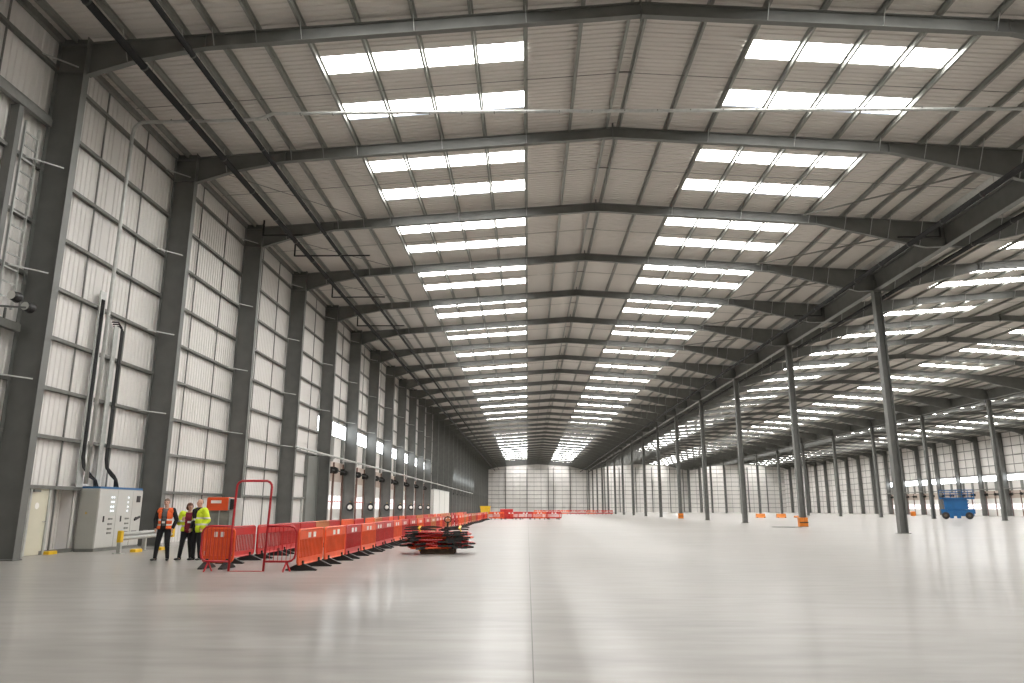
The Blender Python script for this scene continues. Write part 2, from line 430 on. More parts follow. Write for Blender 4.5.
for k in range(3):
    L, T = rafter_lines(k); r = RIDGE[k]
    root = thing('roof_rafter', 'x', 'rafter', (0, 0, 0), kind='thing')
    isection(L, T).build('rolled_section', 'steel', root)
    zr = ROOF - .2
    MB().box(r - .014, r + .014, -.11, .11, zr - .58, zr + .16).box(r - .03, r + .03, -.03, .03, zr + .0, zr + .2).build('apex_plate', 'steel', root)
    for hx in ((-10.4, 15.4) if k == 0 else (SPANX[k][0] + 6.6, SPANX[k][2] - (6.6 if k < 2 else 5))):
        MB().box(hx - .01, hx + .01, -.105, .105, zbot(L, hx), roof_z(hx) - .22).build('stiffener_plate', 'steel', root)
    for side, offs in ((-1, OFF_L if k == 0 else OFF_R), (1, OFF_R)):
        for i, d in enumerate(offs):
            if not (i in (2, 4, 6, 7, 8, 9) or (i == 10)): continue
            x = r + side * d; zb_ = zbot(L, x)
            if zb_ is None: continue
            zp = roof_z(x) - .14
            dy = min(0.75, max(.28, (zp - zb_) * 0.6))
            MB().bar((x, -dy, zp), (x + side * -.02, -.10, zb_ + .03), .012, .05).bar((x, dy, zp), (x + side * -.02, .10, zb_ + .03), .012, .05).build('fly_brace', 'galv', root)
    raf.append(root)
for k in range(3):
    for n in range(NF0, NF1):
        if k == 1 and n < 0 or k == 2 and n < 4: pass
        if n <= 14 and n >= 1:
            lab = f'dark grey tapered steel rafter of the {SPAN_NAME[k]}, {ORD[n]} from the camera'
        elif n < 1:
            lab = f"dark grey steel rafter of the {SPAN_NAME[k]}, {['behind', 'over', 'just ahead of'][n + 2] if n > -3 else 'behind'} the viewpoint"
        else:
            lab = f'distant dark rafter in the receding series far down the {SPAN_NAME[k]}'
        far = n > (13 if k == 0 else 8) or (k > 0 and n < 2)
        if n == NF0: o = raf[k]; o.location = (0, FY(n), 0); tag(o, lab, group=f'rafters of the {SPAN_NAME[k]}'); continue
        dup(raf[k], (0, FY(n), 0), 0, lab, f'rafters of the {SPAN_NAME[k]}', skip=('fly_brace', 'stiffener_plate') if far else ())

# ------------------------------------------------------------------ columns
def h_column(d, w, z1, tf=0.025):
    """H section, depth d along x, width w along y"""
    return MB().box(-d / 2, -d / 2 + tf, -w / 2, w / 2, 0, z1).box(d / 2 - tf, d / 2, -w / 2, w / 2, 0, z1).box(-d / 2 + tf, d / 2 - tf, -.009, .009, 0, z1)
RAILZ = (2.05, 3.6, 5.1, 6.7, 8.3, 9.95, 11.7, 13.45, 15.2)
def wall_column(side):
    root = thing('wall_column', 'x', 'column', kind='thing')
    s = 1 if side == 'l' else -1
    h_column(0.94, 0.30, 16.28).build('column_shaft', 'steel', root)
    MB().box(-.5, .5, -.2, .2, 0, .03).build('base_plate', 'steel', root)
    MB().box(-.45, .45, -.145, .145, 15.02, 15.045).build('cap_stiffener', 'steel', root)
    MB().box(-.45, .45, -.145, .145, 16.0, 16.02).build('cap_stiffener', 'steel', root)
    for z in (5.1, 8.3, 11.7, 15.2):
        MB().bar((-.56 * s, -.95, z + .03), (.30 * s, -.17, z - .04), .04, .035).build('rail_stay', 'galv', root)
    return root
cl = wall_column('l'); cr = wall_column('r')
for n in range(NF0, NF1):
    if n < 1: lab = f"dark grey column of the dock door wall, {'abreast of' if n == -1 else 'just ahead of' if n == 0 else 'behind'} the viewpoint"
    elif n <= 12:
        extra = {1: ' beside the cream door', 2: ' behind the man in orange', 3: ' behind the orange kiosk', 4: ' past the red gate', 5: ' where the dock doors begin'}.get(n, '')
        lab = f'{ORD[n]} dark grey column of the dock door wall{extra}'
    else: lab = 'distant dark column in the tight receding row along the dock door wall'
    g = 'columns of the dock door wall'
    if n == NF0: cl.location = (-14.60, FY(n) - .1, 0); tag(cl, lab, group=g)
    else: dup(cl, (-14.60, FY(n) - .1, 0), 0, lab, g, skip=('rail_stay',) if n > 12 else ())
g = 'columns of the far outer wall'
for n in range(12, NF1):
    lab = 'dark wall column against the white panels of the far outer wall'
    if n == 12: cr.location = (94.13, FY(n), 0); tag(cr, lab, group=g)
    else: dup(cr, (94.13, FY(n), 0), 0, lab, g, skip=('rail_stay',))
vc = thing('valley_column', 'x', 'column', kind='thing')
h_column(0.46, 0.42, 14.80, .03).build('column_shaft', 'steel', vc)
MB().box(-.32, .32, -.3, .3, 0, .03).build('base_plate', 'steel', vc)
MB().box(-.25, .25, -.24, .24, 14.78, 14.83).box(-.2, .2, -.2, -.18, 14.83, 15.5).build('cap_plate', 'steel', vc)
first = True
for j, x in enumerate(VALLEY):
    ns = list(range(-2, 33, 2)) if j == 0 else list(range(2, 33, 2))
    for q, n in enumerate(ns):
        line = 'between the main and middle spans' if j == 0 else 'between the middle and outer spans'
        g = f'free-standing columns {line}'
        i = (n - 4) // 2 + 1 if j == 0 else (n - 10) // 2 + 1
        if i < 1: lab = f'free-standing grey steel column {line}, beyond the edge of the view'
        elif i <= 8: lab = f'{ORD[i]} slender grey steel column in view {line}'
        else: lab = f'distant slender grey column in the receding row {line}'
        if first: vc.location = (x, FY(n), 0); tag(vc, lab, group=g); first = False
        else: dup(vc, (x, FY(n), 0), 0, lab, g)

# valley girders, one from column to column, and the gutters above them
def girder():
    root = thing('valley_girder', 'x', 'girder', kind='thing')
    MB().box(-.01, .01, 0, 16, 14.86, 15.92).box(-.19, .19, 0, 16, 14.835, 14.865).box(-.19, .19, 0, 16, 15.91, 15.94).build('girder_section', 'steel', root)
    for y in (8,): MB().box(-.18, .18, y - .012, y + .012, 14.865, 15.91).build('stiffener_plate', 'steel', root)
    return root
gd = girder(); first = True
for j, x in enumerate(VALLEY):
    for n in range(-2, 32, 2):
        line = 'between the main and middle spans' if j == 0 else 'between the middle and outer spans'
        i = (n - 2) // 2 + 1
        lab = f'deep grey valley girder {line}, {ORD[i]} length in view' if 1 <= i <= 6 else (f'deep grey valley girder {line}, above and behind the viewpoint' if i < 1 else f'distant length of the grey valley girder {line}')
        if first: gd.location = (x, FY(n), 0); tag(gd, lab, group='valley girders'); first = False
        else: dup(gd, (x, FY(n), 0), 0, lab, 'valley girders')
    MB().prism([(-.55, 0), (-.35, -.28), (.35, -.28), (.55, 0), (.5, 0), (.33, -.25), (-.33, -.25), (-.5, 0)], 'y', YA, YB).build(f'trim_{3 + j}', 'galv', None, (x, 0, 16.40))['kind'] = 'structure'
# eaves beam along the long wall
for nm, x in (('trim_5', WL + .12), ('trim_6', WR - .12)):
    MB().box(x - .08, x + .08, YA, YB, 16.12, 16.34).build(nm, 'rail')['kind'] = 'structure'

# ------------------------------------------------------------------ wall rails and tie rods
def rail_line(x, sgn, z, runs):
    mb = MB()
    for y0, y1 in runs:
        mb.box(x + sgn * .0, x + sgn * .16, y0, y1, z - .006, z + .006)
        mb.box(x + sgn * .148, x + sgn * .16, y0, y1, z - .055, z + .055); mb.box(x, x + sgn * .012, y0, y1, z - .06, z + .06)
    return mb
def runs_skip(docks, ya=YA, yb=YB):
    out = []; y = ya; n = NF0
    for n in range(NF0, NF1):
        if n in docks:
            if FY(n) > y + .1: out.append((y, FY(n)))
            y = FY(n + 1)
    if y < yb: out.append((y, yb))
    return out
NAMEZ = ('lowest', 'second', 'third', 'fourth', 'fifth', 'sixth', 'seventh', 'eighth', 'topmost', 'highest')
WHERE_L = ('before the first dock doors', 'between the dock door ranges', 'beyond the dock doors')
WHERE_R = ('before its doors', 'beyond its doors')
for i, z in enumerate(RAILZ):
    lvl = f'{NAMEZ[i]} from the floor' if i < 8 else 'topmost'
    runs = runs_skip(DOCK_L) if z < 8 else [(YA, YB)]
    for q, rn in enumerate(runs):
        where = WHERE_L[q] if len(runs) > 1 else 'running its whole length'
        tag(rail_line(WL, 1, z, [rn]).build('side_rail', 'rail'), f'grey rail of dock door wall, {lvl}, {where}', 'rail', 'rails of the dock door wall', 'thing')
    runs = runs_skip(DOCK_R, FY(8)) if z < 8 else [(FY(8), YB)]
    for q, rn in enumerate(runs):
        where = WHERE_R[q] if len(runs) > 1 else 'running its whole length'
        tag(rail_line(WR, -1, z, [rn]).build('side_rail', 'rail'), f'grey rail of far outer wall, {lvl}, {where}', 'rail', 'rails of the far outer wall', 'thing')
ERZ = (1.7, 3.25, 4.8, 6.3, 7.8, 9.35, 10.9, 12.45, 14.0, 15.55)
for i, z in enumerate(ERZ):
    mb = MB().box(WL, WR, YB - .16, YB, z - .07, z + .07)
    tag(mb.build('side_rail', 'rail'), f'thin horizontal grey rail across the white end wall, {NAMEZ[i]}{" above the floor" if i < 8 else ""}', 'rail', 'rails of the end wall', 'thing')
# tie rods between the rails: parts of the walls
def tie(parent, x, y, z0, z1, name='tie_rod', r=.02):
    return MB().box(x - r, x + r, y - r, y + r, z0, z1).build(name, 'rail', parent)
for n in range(0, 24):
    for d in (2.8, 5.6):
        tie(wl, WL + .07, FY(n) + d, 8.0 if n in DOCK_L else 0.05, 16.2, r=.022)
for n in range(14, NF1):
    for d in (2.7, 5.4):
        tie(wr, WR - .07, FY(n) + d, 8.0 if n in DOCK_R else 0.05, 16.2, r=.03)
x = WL + 2
while x < WR:
    tie(wb, x, YB - .06, 0, roof_z(x) - .2, r=.035); x += 2.6
# wind posts of the end wall
post = thing('wind_post', 'x', 'post', kind='thing')
MB().box(-.12, .12, -.3, .3, 0, 16.2).build('post_shaft', 'steel', post); MB().box(-.2, .2, -.38, .38, 0, .03).build('base_plate', 'steel', post)
for i, (x, nm) in enumerate([(-14.8, 'in the corner by the dock door wall'), (-8.1, 'first from the dock door wall'), (-.2, 'second from the dock door wall'), (7.7, 'narrow-gapped pair, dock side'), (9.6, 'narrow-gapped pair, column side'), (15.8, 'last before the first column line'), (22.04, 'at the first column line'), (28.5, 'just past the first column line'), (34, 'under the middle span, second'), (40, 'under the middle span ridge'), (46, 'under the middle span, fourth'), (52.5, 'last before the second column line'), (57.4, 'first of the pair at the second column line'), (59.2, 'second of the pair at the second column line'), (64, 'thin one under the outer span'), (67.8, 'under the outer span, second'), (73.0, 'under the outer span, third'), (81.2, 'under the outer span, fourth'), (88, 'last before the far corner')]):
    lab = f'dark post on the end wall, {nm}'
    if i == 0: post.location = (x, YB - .45, 0); tag(post, lab, group='posts of the end wall')
    else: dup(post, (x, YB - .45, 0), 0, lab, 'posts of the end wall')

# ------------------------------------------------------------------ loading-dock bays
wn = [0]; dn = [0]
def st(o): o['kind'] = 'structure'; return o
def dock_bay(n, side, zw0, zw1):
    s = 1 if side == 'l' else -1; x = WL if s > 0 else WR; y0, y1 = FY(n), FY(n + 1)
    X = lambda a, b: (min(x + s * a, x + s * b), max(x + s * a, x + s * b))
    wn[0] += 1
    win = st(thing(f'window_{wn[0]}', None, None, (0, 0, 0)))
    MB().box(*X(-.04, -.02), y0, y1, zw0, zw1).build('window_pane', 'winglass', win)
    mb = MB().box(*X(-.03, .05), y0, y1, zw0 - .05, zw0 + .02).box(*X(-.03, .05), y0, y1, zw1 - .02, zw1 + .05)
    if s > 0:
        k = 9
        for i in range(1, k): yy = y0 + i * 8 / k; mb.box(*X(-.03, .02), yy - .025, yy + .025, zw0, zw1)
        mb.box(*X(-.03, .02), y0, y1, (zw0 + zw1) / 2 - .02, (zw0 + zw1) / 2 + .02)
    mb.build('window_frame', 'galv', win)
    # cladding between window and pipe
    mb = MB(); wall_x(mb, x, y0, y1, 4.95, zw0, s)
    st(mb.build(f'wall_{"left" if s > 0 else "right"}_upstand', 'wallpanel'))
    for ya, yb in ((y0 + 3.6, y0 + 4.3), (y0 + 6.9, y0 + 7.5)):
        MB().box(*X(.02, .14), ya, yb, 4.95, zw0 - .06).build('trim_post', 'darkpanel')['kind'] = 'structure'
    # beige lintel board, jambs
    st(MB().box(*X(-.04, .02), y0, y1, 3.45, 4.95).build(f'wall_{"left" if s > 0 else "right"}_lintel', 'beige'))
    dn[0] += 1
    door = st(thing(f'door_{dn[0]}', None, None, (0, 0, 0)))
    a, b = y0 + .25, y1 - .25
    mb = MB().box(*X(-.05, -.01), a, b, 0, 1.36).box(*X(-.05, -.01), a, b, 2.36, 3.45)
    for z in (.45, .9, 2.8, 3.15): mb.box(*X(-.01, .0), a, b, z - .01, z + .012)
    for i in range(9): yy = a + (b - a) * i / 8; mb.box(*X(-.05, -.005), yy - .05, yy + .05, 1.36, 2.36)
    mb.build('door_leaf', 'doorwhite', door)
    MB().box(*X(-.045, -.03), a, b, 1.36, 2.36).build('vision_panel', 'doorglass', door)
    st_ = MB()
    for yy in (y0 + .22, y0 + 4.8, y1 - .22): st_.box(*X(-.02, .14), yy - .06, yy + .06, 0, 4.9)
    st_.build('door_track', 'brownred', door)
    MB().box(*X(.06, .10), y0 + .25, y1 - .25, 1.88, 1.95).build('guard_bar', 'redrail', door)
    # winding gear over the door
    mb = MB().tube([(x + s * .35, y0 + 3.2, 4.25), (x + s * .35, y1 - .5, 4.25)], .05, 8)
    mb.lathe([(.05, 0), (.26, .02), (.26, .30), (.05, .32)], (x + s * .35, y0 + 4.0, 4.25), 'y', 12)
    mb.lathe([(.05, 0), (.22, .02), (.22, .24), (.05, .26)], (x + s * .35, y1 - .7, 4.2), 'y', 12)
    for yy in (y0 + 3.4, y1 - .9): mb.box(*X(0, .38), yy - .03, yy + .03, 4.0, 4.5)
    mb.build('winding_gear', 'rubber', door)
for n in DOCK_L: dock_bay(n, 'l', ZW0, ZW1)
for n in DOCK_R: dock_bay(n, 'r', ZW0, ZW1)
# dock lamps on the column webs
dl = thing('dock_lamp', 'x', 'lamp', kind='thing')
MB().bar((0, 0, .42), (0, -.32, .42), .05, .05).bar((0, -.02, .5), (0, -.02, -.1), .10, .04).build('bracket', 'yellow', dl)
MB().lathe([(.10, 0), (.32, -.05), (.34, -.12), (.28, -.15), (.24, -.13)], (0, -.06, 0), 'y', 20).build('lamp_ring', 'black', dl)
MB().lathe([(.19, 0), (.19, -.02), (.10, -.06)], (0, -.19, 0), 'y', 20).build('lamp_face', 'white', dl)
for i, n in enumerate(range(6, 13)):
    lab = f'round white-faced lamp on a yellow bracket, {ORD[n]} column of the dock door wall'
    loc = (-14.42, FY(n) - .02, 1.5)
    if i == 0: dl.location = loc; tag(dl, lab, group='lamps between the dock doors')
    else: dup(dl, loc, 0, lab, 'lamps between the dock doors')
# end post of the dock range and long service pipe at 5 m
tag(MB().box(-15.19, -14.95, FY(5) - 2.6, FY(5) - .3, 0, 4.95).box(-15.19, -14.9, FY(5) - .32, FY(5) - .2, 0, 5.0).build('dock_end_panel', 'darkpanel'), 'dark grey upright panel beside the fifth wall column, under the service pipe', 'panel', kind='thing')
root = thing('service_pipe', 'long pale horizontal pipe running across the wall columns above the dock doors', 'pipe', kind='thing')
MB().tube([(-13.93, 44.3, 5.02), (-13.93, 190, 5.02)], .07, 10).build('pipe_run', 'galv', root, smooth=True)
for n in range(4, 23): MB().box(-14.07, -13.83, FY(n) - .04, FY(n) + .04, 4.86, 4.92).build('pipe_bracket', 'galv', root)
root = thing('service_pipe', 'long dark horizontal pipe running along the far outer wall above its doors', 'pipe', kind='thing')
MB().tube([(93.59, FY(14) - .1, 5.25), (93.59, FY(23) + .1, 5.25)], .10, 8).build('pipe_run', 'rail', root, smooth=True)
# white enclosure past the first dock doors
root = thing('panel_enclosure', 'tall plain white ribbed enclosure standing out from the dock door wall between door ranges', 'enclosure', kind='thing')
mb = MB(); pr = ribs(0, 21.9, .5, .03); vs = []; fs = []
for t, d in pr: vs += [(-13.9 - d, 110.6 + t, 0), (-13.9 - d, 110.6 + t, 4.15)]
for i in range(len(pr) - 1): fs.append((2 * i, 2 * i + 2, 2 * i + 3, 2 * i + 1))
mb.add(vs, fs); mb.box(-15.15, -13.93, 110.55, 110.6, 0, 4.12).box(-15.15, -13.93, 132.4, 132.45, 0, 4.12); mb.build('panel_side', 'doorwhite', root)
MB().box(-14.06, -13.86, 110.5, 132.6, 4.12, 4.24).build('top_trim', 'galv', root)
for y in (117.9, 125.2): MB().box(-13.93, -13.87, y - .06, y + .06, 0, 4.12).build('panel_joint', 'galv', root)

# doors in the plain walls
def door(x, y0, y1, z1, s, m, sign, mname='galv'):
    dn[0] += 1
    d = st(thing(f'door_{dn[0]}', None, None))
    X = lambda a, b: (min(x + s * a, x + s * b), max(x + s * a, x + s * b))
    MB().box(*X(.03, .09), y0 + .05, y1 - .05, 0.01, z1 - .05).build('door_leaf', m, d)
    MB().box(*X(0, .13), y0 - .03, y0 + .05, 0, z1).box(*X(0, .13), y1 - .05, y1 + .03, 0, z1).box(*X(0, .13), y0 - .03, y1 + .03, z1 - .05, z1 + .04).build('door_frame', mname, d)
    MB().tube([(x + s * .10, y1 - .14, 1.0), (x + s * .16, y1 - .14, 1.0), (x + s * .16, y1 - .28, 1.0)], .012, 6).build('door_handle', 'brass', d)
    if sign == 'disc': MB().lathe([(.10, 0), (.10, .006)], (x + s * .092, (y0 + y1) / 2 - .08, 1.48), 'x', 24).build('door_sign', 'white', d)
    if sign == 'green': MB().box(*X(.092, .10), y0 + .6, y0 + 1.0, 1.45, 1.62).build('door_sign', 'green', d)
    if sign == 'disc':
        MB().box(*X(.09, .16), y0 + .1, y0 + .4, z1 - .16, z1 - .09).build('door_closer', 'rail', d)
door(WL, 22.42, 23.36, 2.06, 1, 'cream', 'disc')
door(WL, 49.9, 50.9, 2.1, 1, 'cabfront', 'green')
door(WR, 223.9, 227.6, 6.0, -1, 'doorwhite', None)
door(WR, 228.4, 231.9, 6.0, -1, 'doorwhite', None)

# ------------------------------------------------------------------ pipes and cable runs under the roof
def run_pipe(x, z, r, lab, m='pipe', y0=YA + .3, y1=YB - .3, name='sprinkler_pipe'):
    root = thing(name, lab, 'pipe', (x, 0, z), kind='thing')
    MB().tube([(0, y0, 0), (0, y1, 0)], r, 10).build('pipe_run', m, root, smooth=True)
    y = 8.0; k = 0
    while y < 150 and k < 46:
        MB().lathe([(r * 1.02, -.035), (r * 1.14, -.03), (r * 1.14, .03), (r * 1.02, .035)], (0, y, 0), 'y', 10).build('pipe_coupling', 'coupling', root)
        y += 3.1; k += 1
    for n in range(0, 12): MB().tube([(0, FY(n), r), (0, FY(n), roof_z(x) - .75 - z + .6)], .008, 5).build('hanger_rod', 'rail', root)
    return root
run_pipe(-12.06, 15.0, .115, 'thick black pipe hung under the rafters, closest to the dock door wall')
run_pipe(-10.54, 15.4, .09, 'slimmer black pipe hung under the rafters beside the thicker one')
run_pipe(19.6, 14.62, .13, 'black pipe hung under the rafters on the main span side of the valley girder')
run_pipe(22.85, 14.62, .12, 'black pipe hung under the rafters on the middle span side of the valley girder')
# sprinkler offsets near some frames: short black legs
def offset_leg(x0, y, x1, z, lab):
    o = MB().tube([(x0, y, z), (x1, y, z)], .045, 8).tube([(x0, y, z - .02), (x0, y, z + .85)], .05, 8)
    tag(o.build('pipe_branch', 'pipe'), lab, 'pipe', 'short black pipe branches by the roof edge', 'thing')
offset_leg(-14.0, FY(3) - .45, -11.9, 15.55, 'short black pipe branch in front of the third rafter, by the wall')
offset_leg(-13.2, FY(3) + 2.4, -8.9, 15.4, 'black cross branch from the pipes just past the third rafter')
offset_leg(-13.2, FY(4) + 2.6, -9.6, 15.35, 'black cross branch from the pipes just past the fourth rafter')
offset_leg(-13.3, FY(5) + 2.6, -9.6, 15.35, 'black cross branch from the pipes just past the fifth rafter')
offset_leg(21.5, FY(3) - .5, 19.3, 15.2, 'short black pipe branch where the third rafter meets the girder')
offset_leg(21.6, FY(5) - .5, 19.6, 15.2, 'short black pipe branch where the fifth rafter meets the girder')
offset_leg(25.2, FY(2) + 4, 24.2, 15.3, 'short black branch from the pipe on the middle span side')
# pale cross pipe of the first bay with its fall down the wall
def arc(c, r, a0, a1, n, f): return [f(c, r, a0 + (a1 - a0) * i / n) for i in range(n + 1)]
root = thing('cross_conduit', 'pale grey pipe crossing the first roof bay and dropping down the panelled wall', 'pipe', kind='thing')
pts = [(57, 24.5, 15.55), (22, 24.5, 15.60), (10, 24.5, 15.66), (-1, 24.5, 15.72), (-9.0, 24.5, 15.72), (-9.4, 24.5, 15.72), (-9.9, 24.5, 15.52), (-10.3, 24.5, 15.48), (-14.1, 24.5, 15.42)] + [(-14.2 - .38 * math.sin(a), 24.5, 15.04 + .38 * math.cos(a)) for a in (0.2, .6, 1.0, 1.35)] + [(-14.6, 24.5, 14.9), (-14.62, 24.46, 9), (-14.64, 24.42, 2.2)]
MB().tube(pts, .065, 8).build('pipe_run', 'galv', root, smooth=True)
for i in range(30): MB().box(-13.2 + i * 1.2, -13.16 + i * 1.2, 24.42, 24.58, 15.66 - (0.2 if i < 4 else 0), 15.70 - (.2 if i < 4 else 0)).build('pipe_clip', 'rail', root)
# cable risers to the switch cabinet
root = thing('cable_riser', 'bundle of black cables dropping on the wall tray to the pale switch cabinet', 'cable', kind='thing')
mb = MB()
for j in range(3):
    o = j * .06
    mb.tube([(-14.98, 24.6 + o, 8.6), (-14.98, 24.6 + o, 3.1), (-14.92, 24.62 + o, 2.75), (-14.85, 24.9 + o * 2, 2.45), (-14.8, 25.15 + o, 2.35), (-14.8, 25.2 + o * 2, 2.1)], .025, 6)
mb.build('cable_bundle', 'pipe', root, smooth=True)
MB().box(-15.04, -15.0, 24.5, 24.85, 2.1, 8.9).build('cable_tray', 'galv', root)
root = thing('cable_riser', 'shorter black cable bundle with a crooked top beside the long riser', 'cable', kind='thing')
mb = MB()
for j in range(3):
    o = j * .065
    mb.tube([(-15.1, 25.55 + o, 8.02 - o), (-14.98, 25.75 + o, 8.05 - o), (-14.93, 25.92 + o, 7.9 - o), (-14.93, 25.90 + o, 3.1), (-14.9, 25.95 + o, 2.8), (-14.85, 26.2 + o * 2, 2.55), (-14.8, 26.42 + o, 2.4), (-14.8, 26.45 + o * 2, 2.1)], .028, 6)
mb.build('cable_bundle', 'pipe', root, smooth=True)
MB().box(-15.04, -15.0, 25.6, 25.85, 2.1, 7.9).build('cable_tray', 'galv', root)
# sag bars at mid bay, thin bars across the purlins
for k in range(3):
    for n in range(0 if k == 0 else 2, 12):
        a, r, b = SPANX[k]
        mb = MB()
        for x0, x1 in ((a + .4, r - .2), (r + .2, b - .6)):
            mb.bar((x0, 0, roof_z(x0) - .12), (x1, 0, roof_z(x1) - .12), .02, .02)
        mb.bar((r - .25, 0, ROOF - .1), (r + .25, 0, ROOF - .1), .04, .05)
        tag(mb.build('sag_bar', 'rail', None, (0, FY(n) + 4, 0)), f'thin bar crossing the purlins midway along the {ORD[n] if n else "overhead"} roof bay of the {SPAN_NAME[k]}', 'bar', f'sag bars of the {SPAN_NAME[k]}', 'thing')
# diagonal tubes in the plane of the roof beside the column line
for i, n in enumerate((2, 3, 4, 5, 6)):
    mb = MB()
    a, b = (21.7, FY(n) + .4), (14.6, FY(n) + 7.7)
    zz = lambda x: roof_z(x) - .34
    mb.tube([(a[0], a[1], zz(a[0])), (b[0], b[1], zz(b[0]))], .045, 8)
    tag(mb.build('roof_brace', 'rail'), f'slanting round brace under the {ORD[n]} roof bay beside the first column line', 'brace', 'roof braces by the column line', 'thing')
for n in (2, 3, 4):
    a, b = ((-14.4, FY(n) + .3), (-8.5, FY(n) + 7.6))
    mb = MB().tube([(a[0], a[1], roof_z(a[0]) - .34), (b[0], b[1], roof_z(b[0]) - .34)], .018, 6)
    tag(mb.build('roof_brace', 'rail'), f'thin slanting rod under the {ORD[n]} roof bay beside the dock door wall', 'brace', 'roof rods by the wall', 'thing')

# ladder, post and floodlight on the wall at the near end
tag(MB().box(-15.15, -14.88, 19.15, 19.35, 0, 13.0).build('wall_post', 'steel'), 'dark upright post on the wall beside the cable ladder, short of the first wall column', 'post', kind='thing')
tag(MB().box(-15.04, -14.86, FY(0) + .1, FY(1) - .3, 13.05, 13.3).build('wall_beam', 'rail'), 'upper thick grey horizontal beam on the wall before the first column', 'beam', kind='thing')
tag(MB().box(-15.04, -14.86, FY(0) + .1, FY(1) - .3, 6.45, 6.68).build('wall_beam', 'rail'), 'lower thick grey horizontal beam under the black wall lamp', 'beam', kind='thing')
root = thing('cable_ladder', 'tall narrow galvanised cable ladder fixed upright on the wall beside the dark post', 'ladder', kind='thing')
for y in (19.55, 20.15): MB().box(-14.95, -14.88, y - .02, y + .02, 7.0, 12.7).build('ladder_stile', 'galv', root)
for i in range(13): MB().box(-14.93, -14.89, 19.55, 20.15, 7.3 + i * .42, 7.34 + i * .42).build('ladder_rung', 'galv', root)
root = thing('wall_floodlight', 'black double-headed wall lamp at the foot of the cable ladder', 'lamp', kind='thing')
MB().bar((-14.95, 19.7, 7.0), (-14.3, 19.9, 7.0), .05, .05).bar((-14.9, 19.9, 7.0), (-14.9, 19.9, 6.6), .05, .05).build('lamp_arm', 'steel', root)
for y, z in ((19.5, 7.2), (20.1, 7.05)):
    MB().lathe([(.06, -.18), (.13, -.1), (.16, .05), (.14, .1)], (-14.35, y, z), 'y', 14).build('lamp_head', 'black', root)
    MB().lathe([(.12, 0), (.10, .02)], (-14.35, y - .20, z), 'y', 14).build('lamp_lens', 'cabfront', root)

# ------------------------------------------------------------------ switch cabinet
root = thing('switch_cabinet', 'large pale grey electrical switch cabinet standing against the panelled wall', 'cabinet', (-14.72, 26.3, 0))
MB().box(-.33, .33, -1.42, 1.42, 0, .10).build('plinth', 'rail', root)
MB().bbox(-.33, .31, -1.42, 1.42, .10, 2.06, .015).build('cabinet_body', 'cabinet', root)
for i, (a, b) in enumerate(((-1.40, -.30), (-.28, .72), (.74, 1.40))):
    dr = MB().bbox(.31, .335, a, b, .12, 2.03, .006).build('cabinet_door', 'cabfront', root)
    if i < 2:
        yb = (a + b) / 2 + .2
        MB().box(.335, .36, yb - .42, yb - .37, .95, 1.15).build('door_handle', 'black', dr)
        for z in (1.78, 1.62, 1.46, 1.32):
            for dy in ((0, .13) if i == 0 else (0,)): MB().lathe([(.035, 0), (.03, .012)], (.336, yb + dy, z), 'x', 10).build('indicator_lamp', 'lamp', dr)
        for z in (1.05, .88, .72, .58): MB().box(.336, .35, yb - .1, yb + .02, z - .03, z + .03).box(.336, .35, yb + .06, yb + .16, z - .025, z + .025).build('meter_block', 'rail', dr)
    else:
        MB().box(.336, .35, a + .25, a + .5, 1.62, 1.85).build('meter_block', 'black', dr)
        MB().bar((.36, a + .2, 1.0), (.36, a + .55, 1.1), .04, .08).lathe([(.06, 0), (.06, .04)], (.336, a + .3, 1.04), 'x', 12).build('isolator_handle', 'black', dr)
        MB().box(.336, .345, a + .1, a + .45, .55, .62).build('label_plate', 'rail', dr)
MB().box(-.31, .31, -1.38, 1.40, 2.06, 2.13).build('top_tray', 'bluetrim', root)
MB().lathe([(.045, 0), (.045, .01)], (-.05, -1.43, 1.25), 'y', 3).build('warning_label', 'yellow', root)

# guard rail in front of it
root = thing('guard_rail', 'galvanised corrugated crash rail on short posts with yellow ends, behind the man in orange', 'guard rail', kind='thing')
a = Vector((-12.88, 23.75, 0)); b = Vector((-13.32, 28.05, 0)); d = (b - a).normalized(); s = Vector((d.y, -d.x, 0))
prof = [(0, .50), (.05, .54), (.05, .58), (0, .62), (0, .64), (.05, .68), (.05, .72), (0, .76), (-.015, .76), (-.015, .5)]
mb = MB(); n = len(prof)
vs = [tuple(a + s * p + Vector((0, 0, z - .09))) for p, z in prof] + [tuple(b + s * p + Vector((0, 0, z - .09))) for p, z in prof]
mb.add(vs, [tuple(range(n)), tuple(range(2 * n - 1, n - 1, -1))] + [(i, i + n, (i + 1) % n + n, (i + 1) % n) for i in range(n)])
mb.build('rail_beam', 'galv', root)
for t in (.15, 2.1, 4.1):
    p = a + d * t - s * .09
    MB().box(p.x - .06, p.x + .06, p.y - .05, p.y + .05, 0, .68).box(p.x - .14, p.x + .14, p.y - .12, p.y + .12, 0, .02).build('rail_post', 'galv', root)
for p in (a - d * .06, b + d * .06):
    MB().bbox(p.x - .07, p.x + .07, p.y - .08, p.y + .08, .36, .72, .02).build('end_cap', 'yellow', root)
for (x, y, lab) in ((-15.0, 23.6, 'small yellow floor block in front of the dark recess by the cream door'), (-12.75, 26.2, 'yellow floor block under the crash rail, behind the man in orange'), (-12.95, 24.9, 'yellow floor block under the crash rail, nearer the cabinet')):
    tag(MB().bbox(-.1, .1, -.22, .22, 0, .10, .02).build('floor_block', 'yellow', None, (x, y, 0)), lab, 'floor block', 'yellow floor blocks', 'thing')

